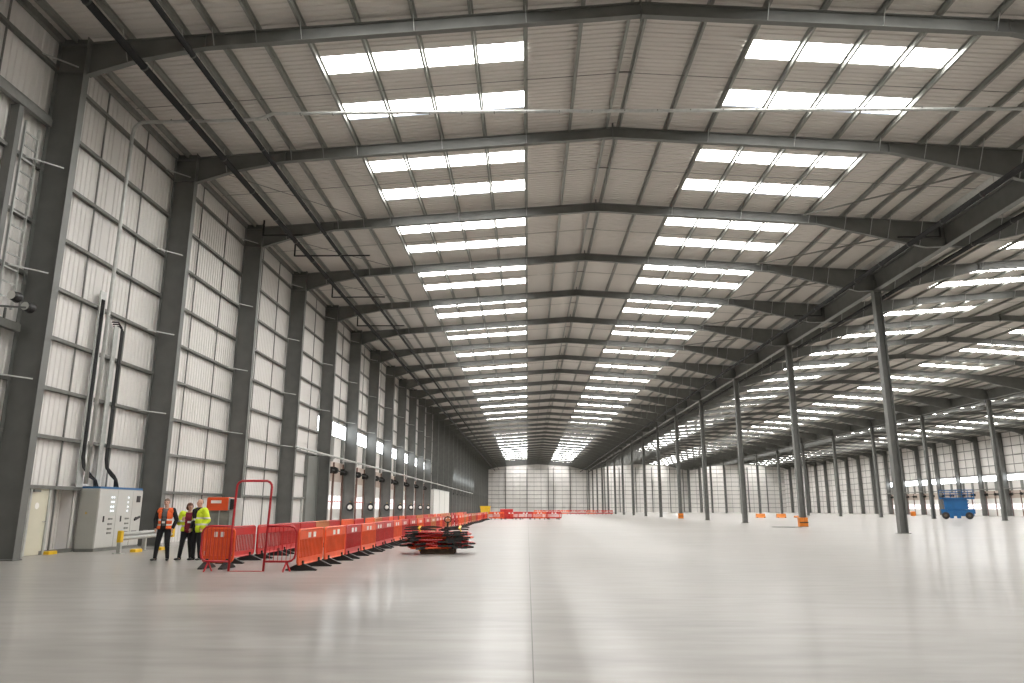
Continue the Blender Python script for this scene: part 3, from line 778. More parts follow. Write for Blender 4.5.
# ------------------------------------------------------------------ orange kiosk behind the barriers
root = thing('site_kiosk', 'orange-topped kiosk with a smoky middle and a black screen, standing behind the pedestrian gate', 'kiosk', (-10.56, 26.0, 0)); root.scale = (.86, 1, 1)
MB().bbox(-.55, .42, -.35, .35, 0, .80, .03).build('kiosk_base', 'orange', root)
MB().box(-.50, .38, -.32, .32, .80, 1.34).build('glazed_middle', 'glassy', root)
for x in (-.5, -.05, .38): MB().box(x - .02, x + .02, -.35, -.31, .80, 1.34).build('upright', 'galv', root)
hd = MB().bbox(-.58, .30, -.38, .38, 1.34, 1.78, .03).build('kiosk_head', 'orange', root)
MB().box(-.40, .02, -.385, -.38, 1.58, 1.68).build('name_plate', 'white', hd)
MB().box(.30, .36, -.36, .36, 1.36, 1.76).box(.52, .60, -.36, .3, 1.36, 1.76).build('screen_surround', 'galv', root)
MB().bbox(.34, .58, -.36, .3, 1.38, 1.72, .02).build('black_screen', 'black', root)
MB().box(.38, .60, -.3, .3, .0, 1.36).build('side_cover', 'cabinet', root)

# ------------------------------------------------------------------ plastic barriers
def barrier(name, L, color, nslat=17, m_ref='white'):
    root = thing(name, 'x', 'barrier', kind='thing'); root.scale = (1, 1, .93)
    mb = MB()
    r = .028
    # rounded outer frame
    c = .10; pts = []
    for cx, cz, a0 in ((L - c, 1.0 - c, 0), (c, 1.0 - c, 90), (c, .16 + c, 180), (L - c, .16 + c, 270)):
        for i in range(5):
            a_ = math.radians(a0 + 90 * i / 4); pts.append((cx + c * math.cos(a_), 0, cz + c * math.sin(a_)))
    mb.tube(pts, r, 6, closed=True)
    mb.box(.03, L - .03, -.016, .016, .76, .97); mb.box(.03, L - .03, -.014, .014, .17, .31)
    for i in range(nslat):
        x = .07 + (L - .14) * i / (nslat - 1); hw = .016 if L > 1 else .021; mb.box(x - hw, x + hw, -.012, .012, .3, .78)
    mb.build('barrier_panel', color, root)
    for sy in (-1, 1):
        for k in (-1, 1):
            x = L / 2 + k * L * .105
            MB().box(x - L * .055, x + L * .055, min(.017 * sy, .023 * sy), max(.017 * sy, .023 * sy), .79, .92).build('reflector', m_ref, root)
    for x in (L * .17, L * .83):
        MB().box(x - .04, x + .04, -.045, .045, .03, .24).prism([(-.36, 0), (.36, 0), (.36, .03), (.08, .16), (-.08, .16), (-.36, .03)], 'x', x - .055, x + .055).build('rubber_foot', 'rubber', root)
    return root
proto = {c: barrier('plastic_barrier', 1.98, c) for c in ('orange', 'red', 'tan')}
used = set()
CN = {'orange': 'orange', 'red': 'red', 'tan': 'faded tan-orange'}
def put_barrier(c, loc, rz, lab, grp, skip=()):
    if c not in used:
        used.add(c); o = proto[c]; o.location = loc; o.rotation_euler = (0, 0, rz); tag(o, lab, group=grp); return o
    return dup(proto[c], loc, rz, lab, grp, skip=skip)
seqR = ['orange', 'orange', 'red', 'orange', 'red', 'red', 'orange', 'red', 'red', 'orange', 'red', 'tan', 'red', 'orange']
seqL = ['red', 'red', 'red', 'red', 'tan', 'red', 'orange', 'red', 'orange', 'tan', 'red', 'orange', 'red', 'orange']
for i in range(38):
    c = seqR[i] if i < len(seqR) else random.choice(['red', 'orange', 'red', 'orange', 'tan'])
    lab = f'{ORD[i + 1]} barrier panel, {CN[c]}, in the row edging the open floor' if i < 12 else f'distant {CN[c]} barrier panel in the long row edging the open floor'
    put_barrier(c, (-5.30 + .09 * math.sin(i * .7) + .004 * i, 17.45 + 2.05 * i, 0), math.pi / 2 + random.uniform(-.02, .02), lab, 'barrier row edging the open floor')
for i in range(37):
    c = seqL[i] if i < len(seqL) else random.choice(['red', 'orange', 'red', 'tan'])
    lab = f'{ORD[i + 1]} barrier panel, {CN[c]}, in the row nearer the wall, behind the gate' if i < 10 else f'distant {CN[c]} barrier panel in the row nearer the wall'
    put_barrier(c, (-7.82 + .08 * math.sin(i * .9), 19.55 + 2.05 * i, 0), math.pi / 2 + random.uniform(-.04, .04), lab, 'barrier row nearer the wall', ('reflector',))
nb = barrier('plastic_barrier', .76, 'orange', 14)
nb.location = (-7.90, 18.35, 0); nb.rotation_euler = (0, 0, -.04); tag(nb, 'short orange slatted barrier behind the red gate, beside the man in yellow')
for i in range(5):
    c = ('orange', 'red', 'red', 'orange', 'red')[i]
    put_barrier(c, (-5.0 + 1.86 * i, 96.6 + (i % 2) * .5 + .3 * i, 0), .12 * (-1) ** i + .04, f'{ORD[i + 1]} {CN[c]} panel of the distant barrier row turning across the floor', 'barrier row across the floor')
for i in range(4):
    c = ('red', 'orange', 'red', 'orange')[i]
    put_barrier(c, (-4.6 + 2.3 * i, 99.3 + .5 * (i % 2), 0), -.2 * (-1) ** i, f'{ORD[i + 1]} {CN[c]} panel in the jumble behind the distant cross row', 'barrier row across the floor')
for i in range(9):
    put_barrier('red' if i % 3 else 'orange', (1.5 + 2.05 * i, 176.0, 0), 0, 'tiny far red barrier panel standing across the floor near the end wall', 'far barrier row near the end wall')
tag(MB().bbox(-.9, .9, -.4, .4, 0, 1.3, .05).build('site_tank', 'red', None, (-2.9, 104, 0)), 'red tank standing behind the distant barrier row', 'tank', kind='thing')
root = thing('yellow_skip', 'small yellow skip at the far end of the dock door wall', 'skip', (-11.0, 196, 0))
MB().prism([(-1.1, 0), (1.1, 0), (1.35, 1.9), (-1.35, 1.9)], 'y', -.9, .9).build('skip_body', 'yellow', root)
MB().box(-1.42, 1.42, -.95, .95, 1.85, 1.95).build('skip_rim', 'yellow', root)

# ------------------------------------------------------------------ red walk-through gate
root = thing('pedestrian_gate', 'red tubular walk-through gate with a tall hoop and two rounded side loops', 'gate', (-6.5, 17.5, 0))
def loop(pts_c, c, n=5):
    out = []
    for cx, cz, a0 in pts_c:
        for i in range(n + 1):
            a_ = math.radians(a0 + 90 * i / n); out.append((cx + c * math.cos(a_), 0, cz + c * math.sin(a_)))
    return out
hoop = [(-.40, 0, 0)] + [(-.39, 0, 1.0)] + [(-.36, 0, 1.90)] + list(reversed([(-.22 + .14 * math.cos(math.radians(a_)), 0, 1.91 + .14 * math.sin(math.radians(a_))) for a_ in (100, 130, 160)])) + \
       list(reversed([(.33 + .14 * math.cos(math.radians(a_)), 0, 1.91 + .14 * math.sin(math.radians(a_))) for a_ in (20, 50, 80)])) + [(.47, 0, 1.90), (.405, 0, .0)]
MB().tube(hoop, .028, 8).build('tall_hoop', 'redgate', root, smooth=True)
for s in (-1, 1):
    x0 = .43 * s if s > 0 else -.40; x1 = x0 + s * (.70 if s > 0 else .68); c = .16
    xa, xb = min(x0, x1), max(x0, x1)
    if s > 0: P = [(x0, 0, .22)] + [(x1 - c + c * math.sin(t), 0, .22 + c - c * math.cos(t)) for t in (0, .5, 1.0, 1.57)] + [(x1 - c + c * math.cos(t), 0, 1.01 - c + c * math.sin(t)) for t in (0, .5, 1.0, 1.57)] + [(x0, 0, 1.01)]
    else: P = [(x0, 0, .22)] + [(x1 + c - c * math.sin(t), 0, .22 + c - c * math.cos(t)) for t in (0, .5, 1.0, 1.57)] + [(x1 + c - c * math.cos(t), 0, 1.01 - c + c * math.sin(t)) for t in (0, .5, 1.0, 1.57)] + [(x0, 0, 1.01)]
    MB().tube(P, .024, 8).build('side_loop', 'redgate', root, smooth=True)
    mb = MB()
    for i in range(1, 7):
        x = x0 + (x1 - x0) * i / 7.2; mb.tube([(x, 0, .22), (x, 0, 1.01)], .007, 5)
    mb.build('infill_bar', 'redgate', root)
    xf = x0 + (x1 - x0) * .72
    MB().tube([(xf - .07, -.02, .0), (xf + .0, 0, .22), (xf, 0, .24)], .018, 6).tube([(xf + .09, .02, .0), (xf, 0, .22)], .018, 6).tube([(xf, -.22, .0), (xf, 0, .2), (xf, .22, 0)], .016, 6).build('splayed_foot', 'redgate', root)
MB().box(-.42, .42, -.03, .03, 0, .012).build('floor_strap', 'redgate', root)

# ------------------------------------------------------------------ stack of barriers on a pallet truck
root = thing('pallet_truck', 'hand pallet truck with a black loop handle under the heap of red barriers', 'pallet truck', (-3.3, 24.6, 0))
for y in (-.27, .27): MB().bbox(-.2, .55, y - .08, y + .08, .08, .14, .01).build('fork', 'yellow', root)
for x in (-.1, .45):
    for y in (-.27, .27): MB().lathe([(.04, -.05), (.055, -.04), (.055, .04), (.04, .05)], (x, y, .055), 'y', 14).build('roller', 'rubber', root)
MB().bbox(.55, .78, -.30, .30, .08, .40, .02).build('pump_body', 'yellow', root)
MB().tube([(.66, 0, .3), (.70, -.05, 1.0)], .03, 8).box(.60, .74, -.10, .06, .6, .84).build('handle_shaft', 'black', root)
hp = [(.70 + .11 * math.sin(t), -.05, 1.06 + .09 * math.cos(t)) for t in [i * math.pi / 6 for i in range(12)]]
MB().tube(hp, .018, 6, closed=True).build('loop_handle', 'black', root)
root = thing('timber_pallet', 'low timber pallet carrying the heap of red barriers on the open floor', 'pallet', (-2.75, 24.6, 0))
for y in (-.45, 0, .45): MB().box(-.65, .40, y - .05, y + .05, 0.0, .145).build('pallet_bearer', 'wood', root)
for i in range(5): MB().box(-.65 + i * .22, -.50 + i * .22, -.48, .48, .145, .165).build('deck_board', 'wood', root)

def flat_barrier(c):
    root = thing('stacked_barrier', 'x', 'barrier', kind='thing')
    L = 1.98; mb = MB()
    mb.tube([(-L/2 + .1, -.42, 0), (L/2 - .1, -.42, 0), (L/2, -.34, 0), (L/2, .34, 0), (L/2 - .1, .42, 0), (-L/2 + .1, .42, 0), (-L/2, .34, 0), (-L/2, -.34, 0)], .027, 6, closed=True)
    mb.box(-L/2 + .03, L/2 - .03, .20, .40, -.016, .016); mb.box(-L/2 + .03, L/2 - .03, -.40, -.27, -.014, .014)
    for i in range(20):
        x = -L/2 + .07 + (L - .14) * i / 19; mb.box(x - .019, x + .019, -.28, .22, -.012, .012)
    mb.build('barrier_panel', c, root)
    for k in (-1, 1): MB().box(k * .21 - .11, k * .21 + .11, .24, .36, -.022, .022).build('reflector', 'white', root)
    for x in (-.66, .66):
        m = Matrix.Translation((x, -.47, 0)) @ Matrix.Rotation(1.0 if x < 0 else .35, 4, 'Z')
        MB().box(-.42, .34, -.055, .055, -.018, .03).box(-.10, .10, -.05, .05, -.03, .05).xf(m).build('rubber_foot', 'rubber', root)
    return root
sb = {'red': flat_barrier('red'), 'orange': flat_barrier('orange')}
place = ['lowest', 'second', 'third', 'fourth', 'fifth', 'sixth', 'seventh', 'eighth', 'topmost']
sused = set()
for i in range(9):
    c = 'orange' if i in (0, 5) else 'red'
    tilt = random.uniform(-.015, .015); rz = (.30, -.12, .14, -.2, .10, -.05, .17, -.08, .03)[i]
    lab = f'{c} barrier lying flat in the heap on the open floor, {place[i]} of nine'
    loc = (-2.93 + (.12, -.1, .2, -.06, .0, .12, -.15, .05, 0)[i], 24.55 + random.uniform(-.08, .08), .20 + i * .058)
    if c in sused: o = dup(sb[c], loc, rz, lab, 'barriers heaped on the pallet truck')
    else: sused.add(c); o = sb[c]; o.location = loc; tag(o, lab, group='barriers heaped on the pallet truck')
    o.rotation_euler = (random.uniform(-.02, .02), tilt, rz)
# loose rubber feet thrown on top
k = 0
for i, (x, y, z, rz) in enumerate([(-3.62, 24.35, .735, .1), (-3.30, 24.35, .735, -.25), (-3.6, 24.42, .80, .3), (-3.15, 24.55, .80, .05), (-2.28, 24.35, .735, .2), (-2.5, 24.5, .735, -.15), (-2.25, 24.5, .80, .4)]):
    mb = MB().prism([(-.36, 0), (.36, 0), (.36, .03), (.09, .06), (-.09, .06), (-.36, .03)], 'y', -.055, .055)
    o = mb.build('loose_foot', 'rubber', None, (x, y, z)); o.rotation_euler = (0, 0, rz)
    tag(o, f'loose black rubber barrier foot on the heap, {ORD[(i % 4) + 1]} at the {"end toward the barrier row" if i < 4 else "handle end"}', 'barrier foot', 'loose rubber feet on the heap', 'thing')
for i, (x, lab) in enumerate(((-3.42, 'yellow strap over the heaped barriers, end toward the barrier row'), (-2.12, 'yellow strap over the heaped barriers, handle end'))):
    tag(MB().bar((x, 24.06, .70), (x - .05, 24.03, .80), .07, .02).bar((x - .05, 24.03, .80), (x - .06, 24.5, .86), .07, .02).build('yellow_strap', 'yellow'), lab, 'strap', 'yellow straps on the heap', 'thing')

# ------------------------------------------------------------------ orange column guards and oddments on the far floor
def guard(x, y, s, lab):
    root = thing('column_guard', lab, 'column guard', (x, y, 0), group='orange guards at column feet')
    for a in (-1, 1):
        MB().bbox(min(.0, a * s / 2), max(.0, a * s / 2), -s / 2, -s / 2 + .12, 0, .72, .03).bbox(a * s / 2 - .07, a * s / 2 + .07, -s / 2, s / 2, 0, .72, .03).build('guard_half', 'protector', root)
    MB().box(-s / 2 - .075, s / 2 + .075, -s / 2 - .01, -s / 2, .30, .38).build('black_strap', 'rubber', root)
guard(22.04, FY(6), .52, 'orange guard wrapped round the foot of the second slender column')
guard(22.04, FY(12), .54, 'orange guard wrapped round the foot of the fifth slender column')
tag(MB().lathe([(1.1, 0), (1.1, .015), (1.0, .02)], (0, 0, 0), 'z', 28).build('floor_mat', 'rubber', None, (20.3, 59.6, 0)), 'flat round black mat on the floor beside the second slender column', 'mat', kind='thing')
for i, (x, y, lab) in enumerate(((36.4, 118.5, 'orange floor barrier beyond the second slender column, first of three'), (39.6, 118.5, 'orange floor barrier beyond the second slender column, second of three'), (43.2, 121.0, 'low flat orange floor barrier beyond the second slender column'))):
    root = thing('floor_barrier', lab, 'barrier', (x, y, 0), group='low orange barriers under the middle span')
    h = .62 if i < 2 else .3
    MB().prism([(-.3, 0), (.3, 0), (.18, h * .5), (.1, h), (-.1, h), (-.18, h * .5)], 'x', -.7, .7).build('barrier_block', 'protector', root)
    for xx in (-.55, .55): MB().box(xx - .1, xx + .1, -.32, .32, 0, .09).build('block_foot', 'rubber', root)
tag(MB().prism([(-.3, 0), (.3, 0), (.38, .2), (.38, .75), (.2, .9), (-.2, .9), (-.38, .75), (-.38, .2)], 'y', -.3, .3).build('floor_barrier', 'protector', None, (76, 150, 0)), 'small orange block on the far floor before the outer wall doors', 'barrier', kind='thing')

# ------------------------------------------------------------------ blue scissor lift
root = thing('scissor_lift', 'large blue scissor lift parked under the second column line', 'scissor lift', (59.75, 105.8, 0), -.51)
MB().bbox(-1.85, 1.95, -1.0, 1.0, .42, 1.15, .06).box(-1.95, -1.2, -1.05, 1.05, .75, 1.35).box(1.2, 2.1, -1.05, 1.05, .75, 1.35).build('chassis', 'blue', root)
for x in (-1.45, 1.35):
    for y in (-1.02, 1.02):
        w = MB().lathe([(.2, -.16), (.44, -.15), (.48, -.1), (.48, .1), (.44, .15), (.2, .16)], (x, y, .48), 'y', 20).build('wheel', 'rubber', root)
        MB().lathe([(.2, -.02), (.1, -.05)], (x, y - .15, .48), 'y', 14).build('wheel_hub', 'wood', w)
for x in (-.75, .1): MB().box(x - .25, x + .25, -1.12, -1.0, .12, 1.0).build('outrigger_leg', 'blue', root)
mb = MB()
for i in range(7):
    z = 1.25 + i * .215
    for y in (-.6, -.35, .35, .6): mb.bar((-1.55 + (i % 2) * .1, y, z), (1.45 - (i % 2) * .1, y, z + .16 * (1 if i % 2 else -1) * .4), .09, .17)
mb.build('scissor_arms', 'blue', root)
MB().box(-1.5, 1.3, -.72, -.66, 1.3, 2.72).build('stack_cover', 'blue', root)
pf = MB().bbox(-2.0, 2.2, -.95, .95, 2.72, 2.92, .03).build('platform', 'blue', root)
mb = MB()
for z in (3.3, 3.62, 3.95):
    for y in (-.92, .92): mb.tube([(-2.0, y, z), (2.15, y, z)], .035, 6)
    for x in (-2.0, 2.15): mb.tube([(x, -.92, z), (x, .92, z)], .035, 6)
for i in range(7):
    for y in (-.92, .92): mb.tube([(-2.0 + i * 4.15 / 6, y, 2.9), (-2.0 + i * 4.15 / 6, y, 3.95)], .035, 6)
mb.build('guard_rail', 'blue', pf)
MB().bbox(-1.95, -1.6, -1.0, -.7, 3.2, 3.6, .03).build('control_box', 'rail', pf)

# ------------------------------------------------------------------ people
def capsule(mb, a, b, ra, rb, n=12, sx=1.0, sy=1.0):
    a = Vector(a); b = Vector(b); t = (b - a); Lh = t.length; t.normalize()
    up_ = Vector((0, 1, 0)) if abs(t.y) < .9 else Vector((1, 0, 0))
    u = up_.cross(t).normalized(); w = t.cross(u)
    rings = []
    for i in range(5):
        th = math.pi / 2 * i / 4; rings.append((a - t * ra * math.cos(th), ra * math.sin(th)))
    for i in range(5):
        th = math.pi / 2 * i / 4; rings.append((b + t * rb * math.sin(th), rb * math.cos(th)))
    vs = []; fs = []
    for c, r in rings:
        for j in range(n):
            an = 2 * math.pi * j / n; q = u * math.cos(an) * r * sx + w * math.sin(an) * r * sy
            vs.append(c + q)
    k = len(rings)
    for i in range(k - 1):
        for j in range(n): j2 = (j + 1) % n; fs.append((i * n + j, i * n + j2, (i + 1) * n + j2, (i + 1) * n + j))
    mb.add(vs, fs)
def ell(mb, c, r, n=14, m=9):
    vs = []; fs = []
    for i in range(m + 1):
        th = math.pi * i / m
        for j in range(n):
            a = 2 * math.pi * j / n
            vs.append((c[0] + r[0] * math.sin(th) * math.cos(a), c[1] + r[1] * math.sin(th) * math.sin(a), c[2] - r[2] * math.cos(th)))
    for i in range(m):
        for j in range(n): j2 = (j + 1) % n; fs.append((i * n + j, i * n + j2, (i + 1) * n + j2, (i + 1) * n + j))
    mb.add(vs, fs)
def fuse(mb, voxel, smooth=3):
    """join overlapping volumes into one continuous surface; returns (verts, faces)"""
    me = bpy.data.meshes.new('tmp'); me.from_pydata(mb.v, [], mb.f); me.update()
    o = bpy.data.objects.new('tmp', me); COL.objects.link(o)
    r = o.modifiers.new('r', 'REMESH'); r.mode = 'VOXEL'; r.voxel_size = voxel
    s = o.modifiers.new('s', 'SMOOTH'); s.factor = .5; s.iterations = smooth
    dg = bpy.context.evaluated_depsgraph_get(); dg.update()
    e = o.evaluated_get(dg); m2 = e.to_mesh()
    V = [tuple(v.co) for v in m2.vertices]; Fc = [tuple(p.vertices) for p in m2.polygons]
    e.to_mesh_clear(); bpy.data.objects.remove(o); bpy.data.meshes.remove(me)
    return V, Fc
def link_mesh(name, V, Fc, m, parent, keep=None, thick=0):
    if keep: Fc = [f for f in Fc if keep(*[sum(V[i][k] for i in f) / len(f) for k in range(3)])]
    used_ = sorted({i for f in Fc for i in f}); mp = {i: j for j, i in enumerate(used_)}
    me = bpy.data.meshes.new(name); me.from_pydata([V[i] for i in used_], [], [tuple(mp[i] for i in f) for f in Fc]); me.update()
    me.materials.append(M[m])
    for p in me.polygons: p.use_smooth = True
    o = bpy.data.objects.new(name, me); COL.objects.link(o); o.parent = parent
    if thick:
        s = o.modifiers.new('thickness', 'SOLIDIFY'); s.thickness = thick; s.offset = 1
    return o
def torso(mb, g, H=1.0, belly=0.0, w=1.0):
    ell(mb, (0, 0, .98 * H), (.165 * w + g, .115 + g, .14 + g)); ell(mb, (0, -.01 - belly / 2, 1.12 * H), (.155 * w + g, .11 + belly + g, .17 + g))
    ell(mb, (0, 0, 1.30 * H), (.175 * w + g, .115 + g, .17 + g)); capsule(mb, (-.15 * w, 0, 1.415 * H), (.15 * w, 0, 1.415 * H), .06 + g, .06 + g)
    ell(mb, (0, .005, 1.42 * H), (.13 * w + g, .075 + g, .06 + g))
def limbs(mb, J, g, parts):
    R = {'uarm': (.052, .042), 'farm': (.041, .029), 'thigh': (.085, .058), 'shin': (.056, .038)}
    for a, b, kind in parts: capsule(mb, J[a], J[b], R[kind][0] + g, R[kind][1] + g)
def hand(mb, wrist, dirv, side, curl=.5):
    """palm, four unequal bent fingers and a thumb leaving the side of the palm"""
    w = Vector(wrist); d = Vector(dirv).normalized(); lat = Vector((0, -1, 0)) if abs(d.y) < .7 else Vector((side, 0, 0))
    lat = (lat - d * lat.dot(d)).normalized(); nrm = d.cross(lat) * side
    capsule(mb, w, w + d * .07, .026, .034, 10, 1, 1)
    for i, (o, ln) in enumerate(((.030, .070), (.010, .078), (-.010, .072), (-.029, .056))):
        b = w + d * .085 + lat * o; k1 = b + d * ln * .5 + nrm * ln * curl * .25; k2 = k1 + d * ln * .35 + nrm * ln * curl * .55
        capsule(mb, b, k1, .0095, .0088, 8); capsule(mb, k1, k2, .0088, .0075, 8)
    t0 = w + d * .03 + lat * .028; t1 = t0 + d * .035 + lat * .028; capsule(mb, t0, t1, .012, .010, 8); capsule(mb, t1, t1 + d * .03 + lat * .004, .010, .0085, 8)
def head(mb, c, yaw, s=1.0):
    m = MB()
    ell(m, (0, .012, .035), (.076, .094, .088)); ell(m, (0, -.018, -.03), (.062, .070, .078)); ell(m, (0, -.045, -.082), (.034, .034, .026))
    capsule(m, (0, -.085, .012), (0, -.106, -.022), .010, .015, 8)
    for sx in (-1, 1): ell(m, (sx * .079, .012, -.008), (.010, .020, .032)); ell(m, (sx * .03, -.075, .022), (.024, .014, .010))
    m.xf(Matrix.Translation(c) @ Matrix.Rotation(yaw, 4, 'Z') @ Matrix.Scale(s, 4)); mb.add(m.v, m.f)
def face_bits(root, c, yaw, s=1.0):
    T = Matrix.Translation(c) @ Matrix.Rotation(yaw, 4, 'Z') @ Matrix.Scale(s, 4)
    for sx in (-1, 1):
        m = MB(); ell(m, (sx * .030, -.083, .008), (.011, .007, .007), 8, 5); m.xf(T).build('eye', 'eye', root, smooth=True)
    m = MB(); ell(m, (0, -.084, -.052), (.022, .008, .007), 10, 5); m.xf(T).build('mouth', 'lip', root, smooth=True)
def hair(root, c, yaw, m_, g=.010, s=1.0, low=-.03, front=-.045, bulk=1.0, top=.055):
    m = MB(); ell(m, (0, .015, .035), (.077 + g * bulk, .095 + g * bulk, .089 + g * bulk), 22, 16)
    if low < -.05: ell(m, (0, .035, -.01), (.083 + g, .080 + g, .095), 22, 16)
    V, Fc = fuse(m, .008, 2)
    o = link_mesh('hair', V, Fc, m_, root, keep=lambda x, y, z: (z > low and y > front) or z > top)
    o.data.transform(Matrix.Translation(c) @ Matrix.Rotation(yaw, 4, 'Z') @ Matrix.Scale(s, 4))
    return o
def shoes(root, J, m_='black'):
    for k, yw in (('la', J['lt']), ('ra', J['rt'])):
        a = J[k]; m = MB()
        ell(m, (0, .02, .045), (.045, .065, .05)); ell(m, (0, -.09, .032), (.047, .10, .034)); 
        m.v = [(x, y, max(z, 0.0)) for x, y, z in m.v]
        m.xf(Matrix.Translation((a[0], a[1], 0)) @ Matrix.Rotation(yw, 4, 'Z')).build('shoe', m_, root, smooth=True)

def person(label, loc, rz, J, hyaw, H, hc, hands, build_clothes, hair_m, hair_kw, belly=0, w=1.0, hs=1.0):
    root = thing('person', label, 'person', loc, rz); root.scale = (.948, .948, .948)
    mb = MB(); torso(mb, 0, H, belly, w)
    limbs(mb, J, 0, (('ls', 'le', 'uarm'), ('le', 'lw', 'farm'), ('rs', 're', 'uarm'), ('re', 'rw', 'farm'), ('lh', 'lk', 'thigh'), ('lk', 'la', 'shin'), ('rh', 'rk', 'thigh'), ('rk', 'ra', 'shin')))
    for k in ('la', 'ra'): capsule(mb, J[k], (J[k][0], J[k][1] - .02, .045), .034, .03)
    capsule(mb, (0, .01, 1.44 * H), (hc[0] * .6, hc[1] * .6 + .01, hc[2] - .07), .058, .050)
    head(mb, hc, hyaw, hs)
    for (k, dv, sd, cu) in hands: hand(mb, J[k], dv, sd, cu)
    V, Fc = fuse(mb, .0075, 3); link_mesh('body', V, Fc, 'skin', root)
    face_bits(root, hc, hyaw, hs); hair(root, hc, hyaw, hair_m, s=hs, **hair_kw)
    mb = MB(); ell(mb, (0, 0, .96 * H), (.17 * w + .015, .13, .10)); limbs(mb, J, .017, (('lh', 'lk', 'thigh'), ('lk', 'la', 'shin'), ('rh', 'rk', 'thigh'), ('rk', 'ra', 'shin')))
    V, Fc = fuse(mb, .012, 4); link_mesh('trousers', V, Fc, 'blackcloth', root)
    shoes(root, J); build_clothes(root, J, H, belly, w); return root
def upper(J, H, belly, w, g, sleeves=True, hem=.0):
    mb = MB(); torso(mb, g, H, belly, w)
    if hem: ell(mb, (0, 0, .93 * H), (.185 * w + g, .13 + g, hem))
    if sleeves: limbs(mb, J, g, (('ls', 'le', 'uarm'), ('le', 'lw', 'farm'), ('rs', 're', 'uarm'), ('re', 'rw', 'farm')))
    return mb
# man in the orange waistcoat
def clothes1(root, J, H, belly, w):
    V, Fc = fuse(upper(J, H, belly, w, .020), .012, 3); link_mesh('jacket', V, Fc, 'blackcloth', root, keep=lambda x, y, z: not (abs(x) < .045 + (z - 1.0) * .06 and y < 0 and z > .98))
    V, Fc = fuse(upper(J, H, belly, w, .010, False), .012, 3); link_mesh('shirt', V, Fc, 'greycloth', root)
    V, Fc = fuse(upper(J, H, belly, w, .036, False, .10), .012, 3)
    kp = lambda x, y, z: (abs(x) > .075 or y > 0) and z > .90 and z < 1.50 and abs(x) < .225 and not (z > 1.42 and abs(x) < .085 and y < .06)
    band = lambda z: (.985 < z < 1.035) or (1.13 < z < 1.18)
    v = link_mesh('waistcoat', V, Fc, 'hivis_o', root, keep=lambda x, y, z: kp(x, y, z) and not band(z), thick=.006)
    link_mesh('reflective_band', V, Fc, 'silver', v, keep=lambda x, y, z: kp(x, y, z) and band(z), thick=.008)
    MB().box(-.04, .04, -.168, -.155, 1.06, 1.12).build('badge', 'white', root)
    MB().tube([(-.075, -.06, 1.46), (-.01, -.165, 1.12), (.01, -.165, 1.12), (.075, -.06, 1.46)], .005, 5).build('lanyard', 'black', root)
J = dict(ls=(-.205, 0, 1.44), le=(-.30, .06, 1.16), lw=(-.25, -.04, .94), rs=(.205, 0, 1.44), re=(.30, .06, 1.16), rw=(.25, -.04, .94),
         lh=(-.09, 0, .93), lk=(-.15, -.02, .50), la=(-.20, .02, .08), rh=(.09, 0, .93), rk=(.12, -.02, .50), ra=(.15, .02, .08), lt=-.35, rt=.25)
person('man in a black suit and orange high-visibility waistcoat, standing with hands at his pockets', (-10.16, 20.95, 0), 0.12, J, .05, 1.0, (0.0, -.01, 1.655),
       [('lw', (.25, -.15, -1), 1, .5), ('rw', (-.25, -.15, -1), -1, .5)], clothes1, 'greyhair', dict(g=.004, low=.0, front=-.02), w=1.02)
# woman with the maroon top
def clothes2(root, J, H, belly, w):
    V, Fc = fuse(upper(J, H, belly, w, .012, False, .08), .012, 3); link_mesh('maroon_top', V, Fc, 'maroon', root)
    mbq = upper(J, H, belly, w, .034, True, .16)
    V, Fc = fuse(mbq, .012, 3)
    kp = lambda x, y, z: (abs(x) > .095 or y > 0) and z > .82 and not (z > 1.36 and abs(x) < .08 and y < .04) and z < 1.46
    band = lambda z: (.95 < z < 1.0) or (1.10 < z < 1.145)
    v = link_mesh('open_jacket', V, Fc, 'hivis_y', root, keep=lambda x, y, z: kp(x, y, z) and not band(z), thick=.006)
    link_mesh('reflective_band', V, Fc, 'silver', v, keep=lambda x, y, z: kp(x, y, z) and band(z), thick=.008)
    MB().box(-.02, .08, -.150, -.140, 1.06, 1.12).build('badge', 'white', root)
J = dict(ls=(-.18, 0, 1.33), le=(-.25, .02, 1.07), lw=(-.17, -.18, 1.12), rs=(.18, 0, 1.33), re=(.24, .04, 1.07), rw=(.21, -.03, .87),
         lh=(-.085, 0, .86), lk=(-.12, -.03, .47), la=(-.17, -.02, .08), rh=(.085, 0, .86), rk=(.10, -.02, .47), ra=(.14, .04, .08), lt=-.7, rt=.2)
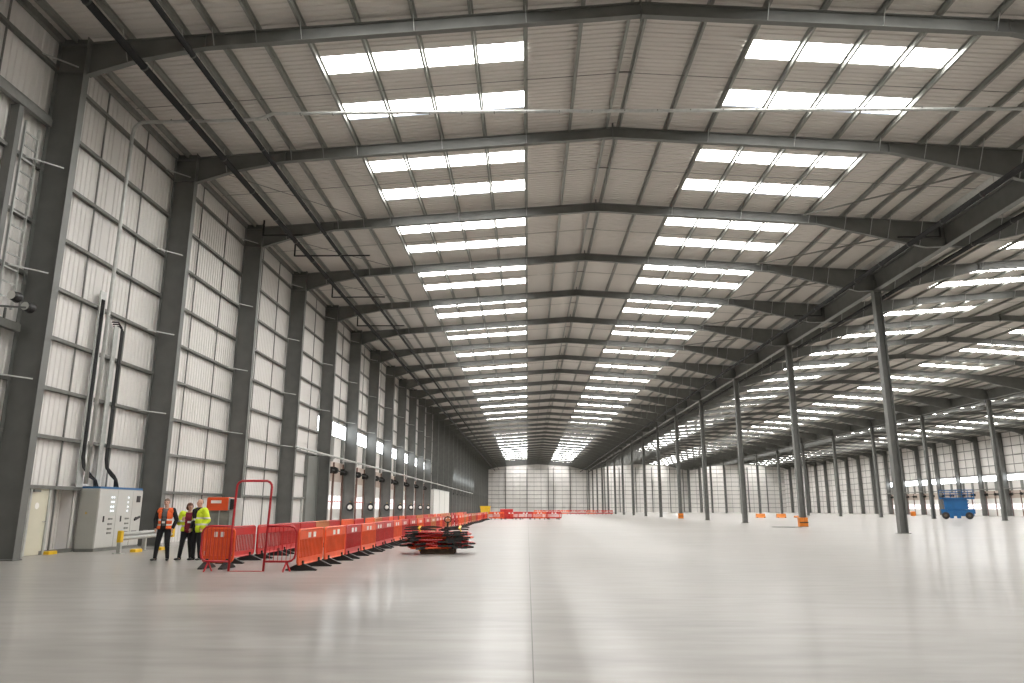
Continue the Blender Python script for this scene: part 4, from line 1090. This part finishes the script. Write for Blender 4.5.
person('woman with short auburn hair, maroon top and open yellow high-visibility jacket, turned to her companion', (-9.66, 21.3, 0), 0.35, J, .5, .92, (0.01, -.01, 1.52),
       [('lw', (.3, -.6, .5), 1, .9), ('rw', (0, -.1, -1), -1, .5)], clothes2, 'hair', dict(g=.020, low=-.095, front=-.035, bulk=1.1), w=.92, hs=.96)
# bald man in the yellow jacket
def clothes3(root, J, H, belly, w):
    V, Fc = fuse(upper(J, H, belly, w, .014, True, .08), .012, 3); link_mesh('black_top', V, Fc, 'blackcloth', root)
    mb = MB(); capsule(mb, (-.07, -.02, 1.46), (.07, -.02, 1.46), .065, .065); capsule(mb, (0, -.09, 1.42), (0, -.13, 1.2), .05, .04)
    V, Fc = fuse(mb, .012, 3); link_mesh('scarf', V, Fc, 'blackcloth', root)
    V, Fc = fuse(upper(J, H, belly, w, .040, True, .18), .012, 3)
    kp = lambda x, y, z: (x > .05 or y > .03) and z > .80 and not (z > 1.42 and abs(x) < .08 and y < .04) and z < 1.53
    band = lambda z: (1.0 < z < 1.05) or (1.18 < z < 1.23)
    v = link_mesh('padded_jacket', V, Fc, 'hivis_y', root, keep=lambda x, y, z: kp(x, y, z) and not band(z), thick=.010)
    link_mesh('reflective_band', V, Fc, 'silver', v, keep=lambda x, y, z: kp(x, y, z) and band(z), thick=.012)
    MB().box(-.04, .04, -.175, -.165, 1.14, 1.20).build('badge', 'white', root)
J = dict(ls=(-.20, 0, 1.42), le=(-.27, .05, 1.14), lw=(-.24, -.06, .93), rs=(.20, 0, 1.42), re=(.29, .05, 1.15), rw=(.24, -.08, .97),
         lh=(-.09, 0, .92), lk=(-.11, -.02, .50), la=(-.13, .02, .08), rh=(.09, 0, .92), rk=(.11, -.02, .50), ra=(.13, .03, .08), lt=-.2, rt=.2)
person('bald man in a yellow high-visibility jacket and black scarf, standing beside the orange barrier', (-9.30, 21.15, 0), -.40, J, -.1, .985, (0.0, -.01, 1.635),
       [('lw', (.1, -.1, -1), 1, .5), ('rw', (-.2, -.2, -1), -1, .5)], clothes3, 'greyhair', dict(g=.002, low=-.02, front=.05, top=.5), belly=.02, w=1.05)

for o in list(bpy.data.objects):
    if o.get('label') == 'x': print('UNLABELLED', o.name)
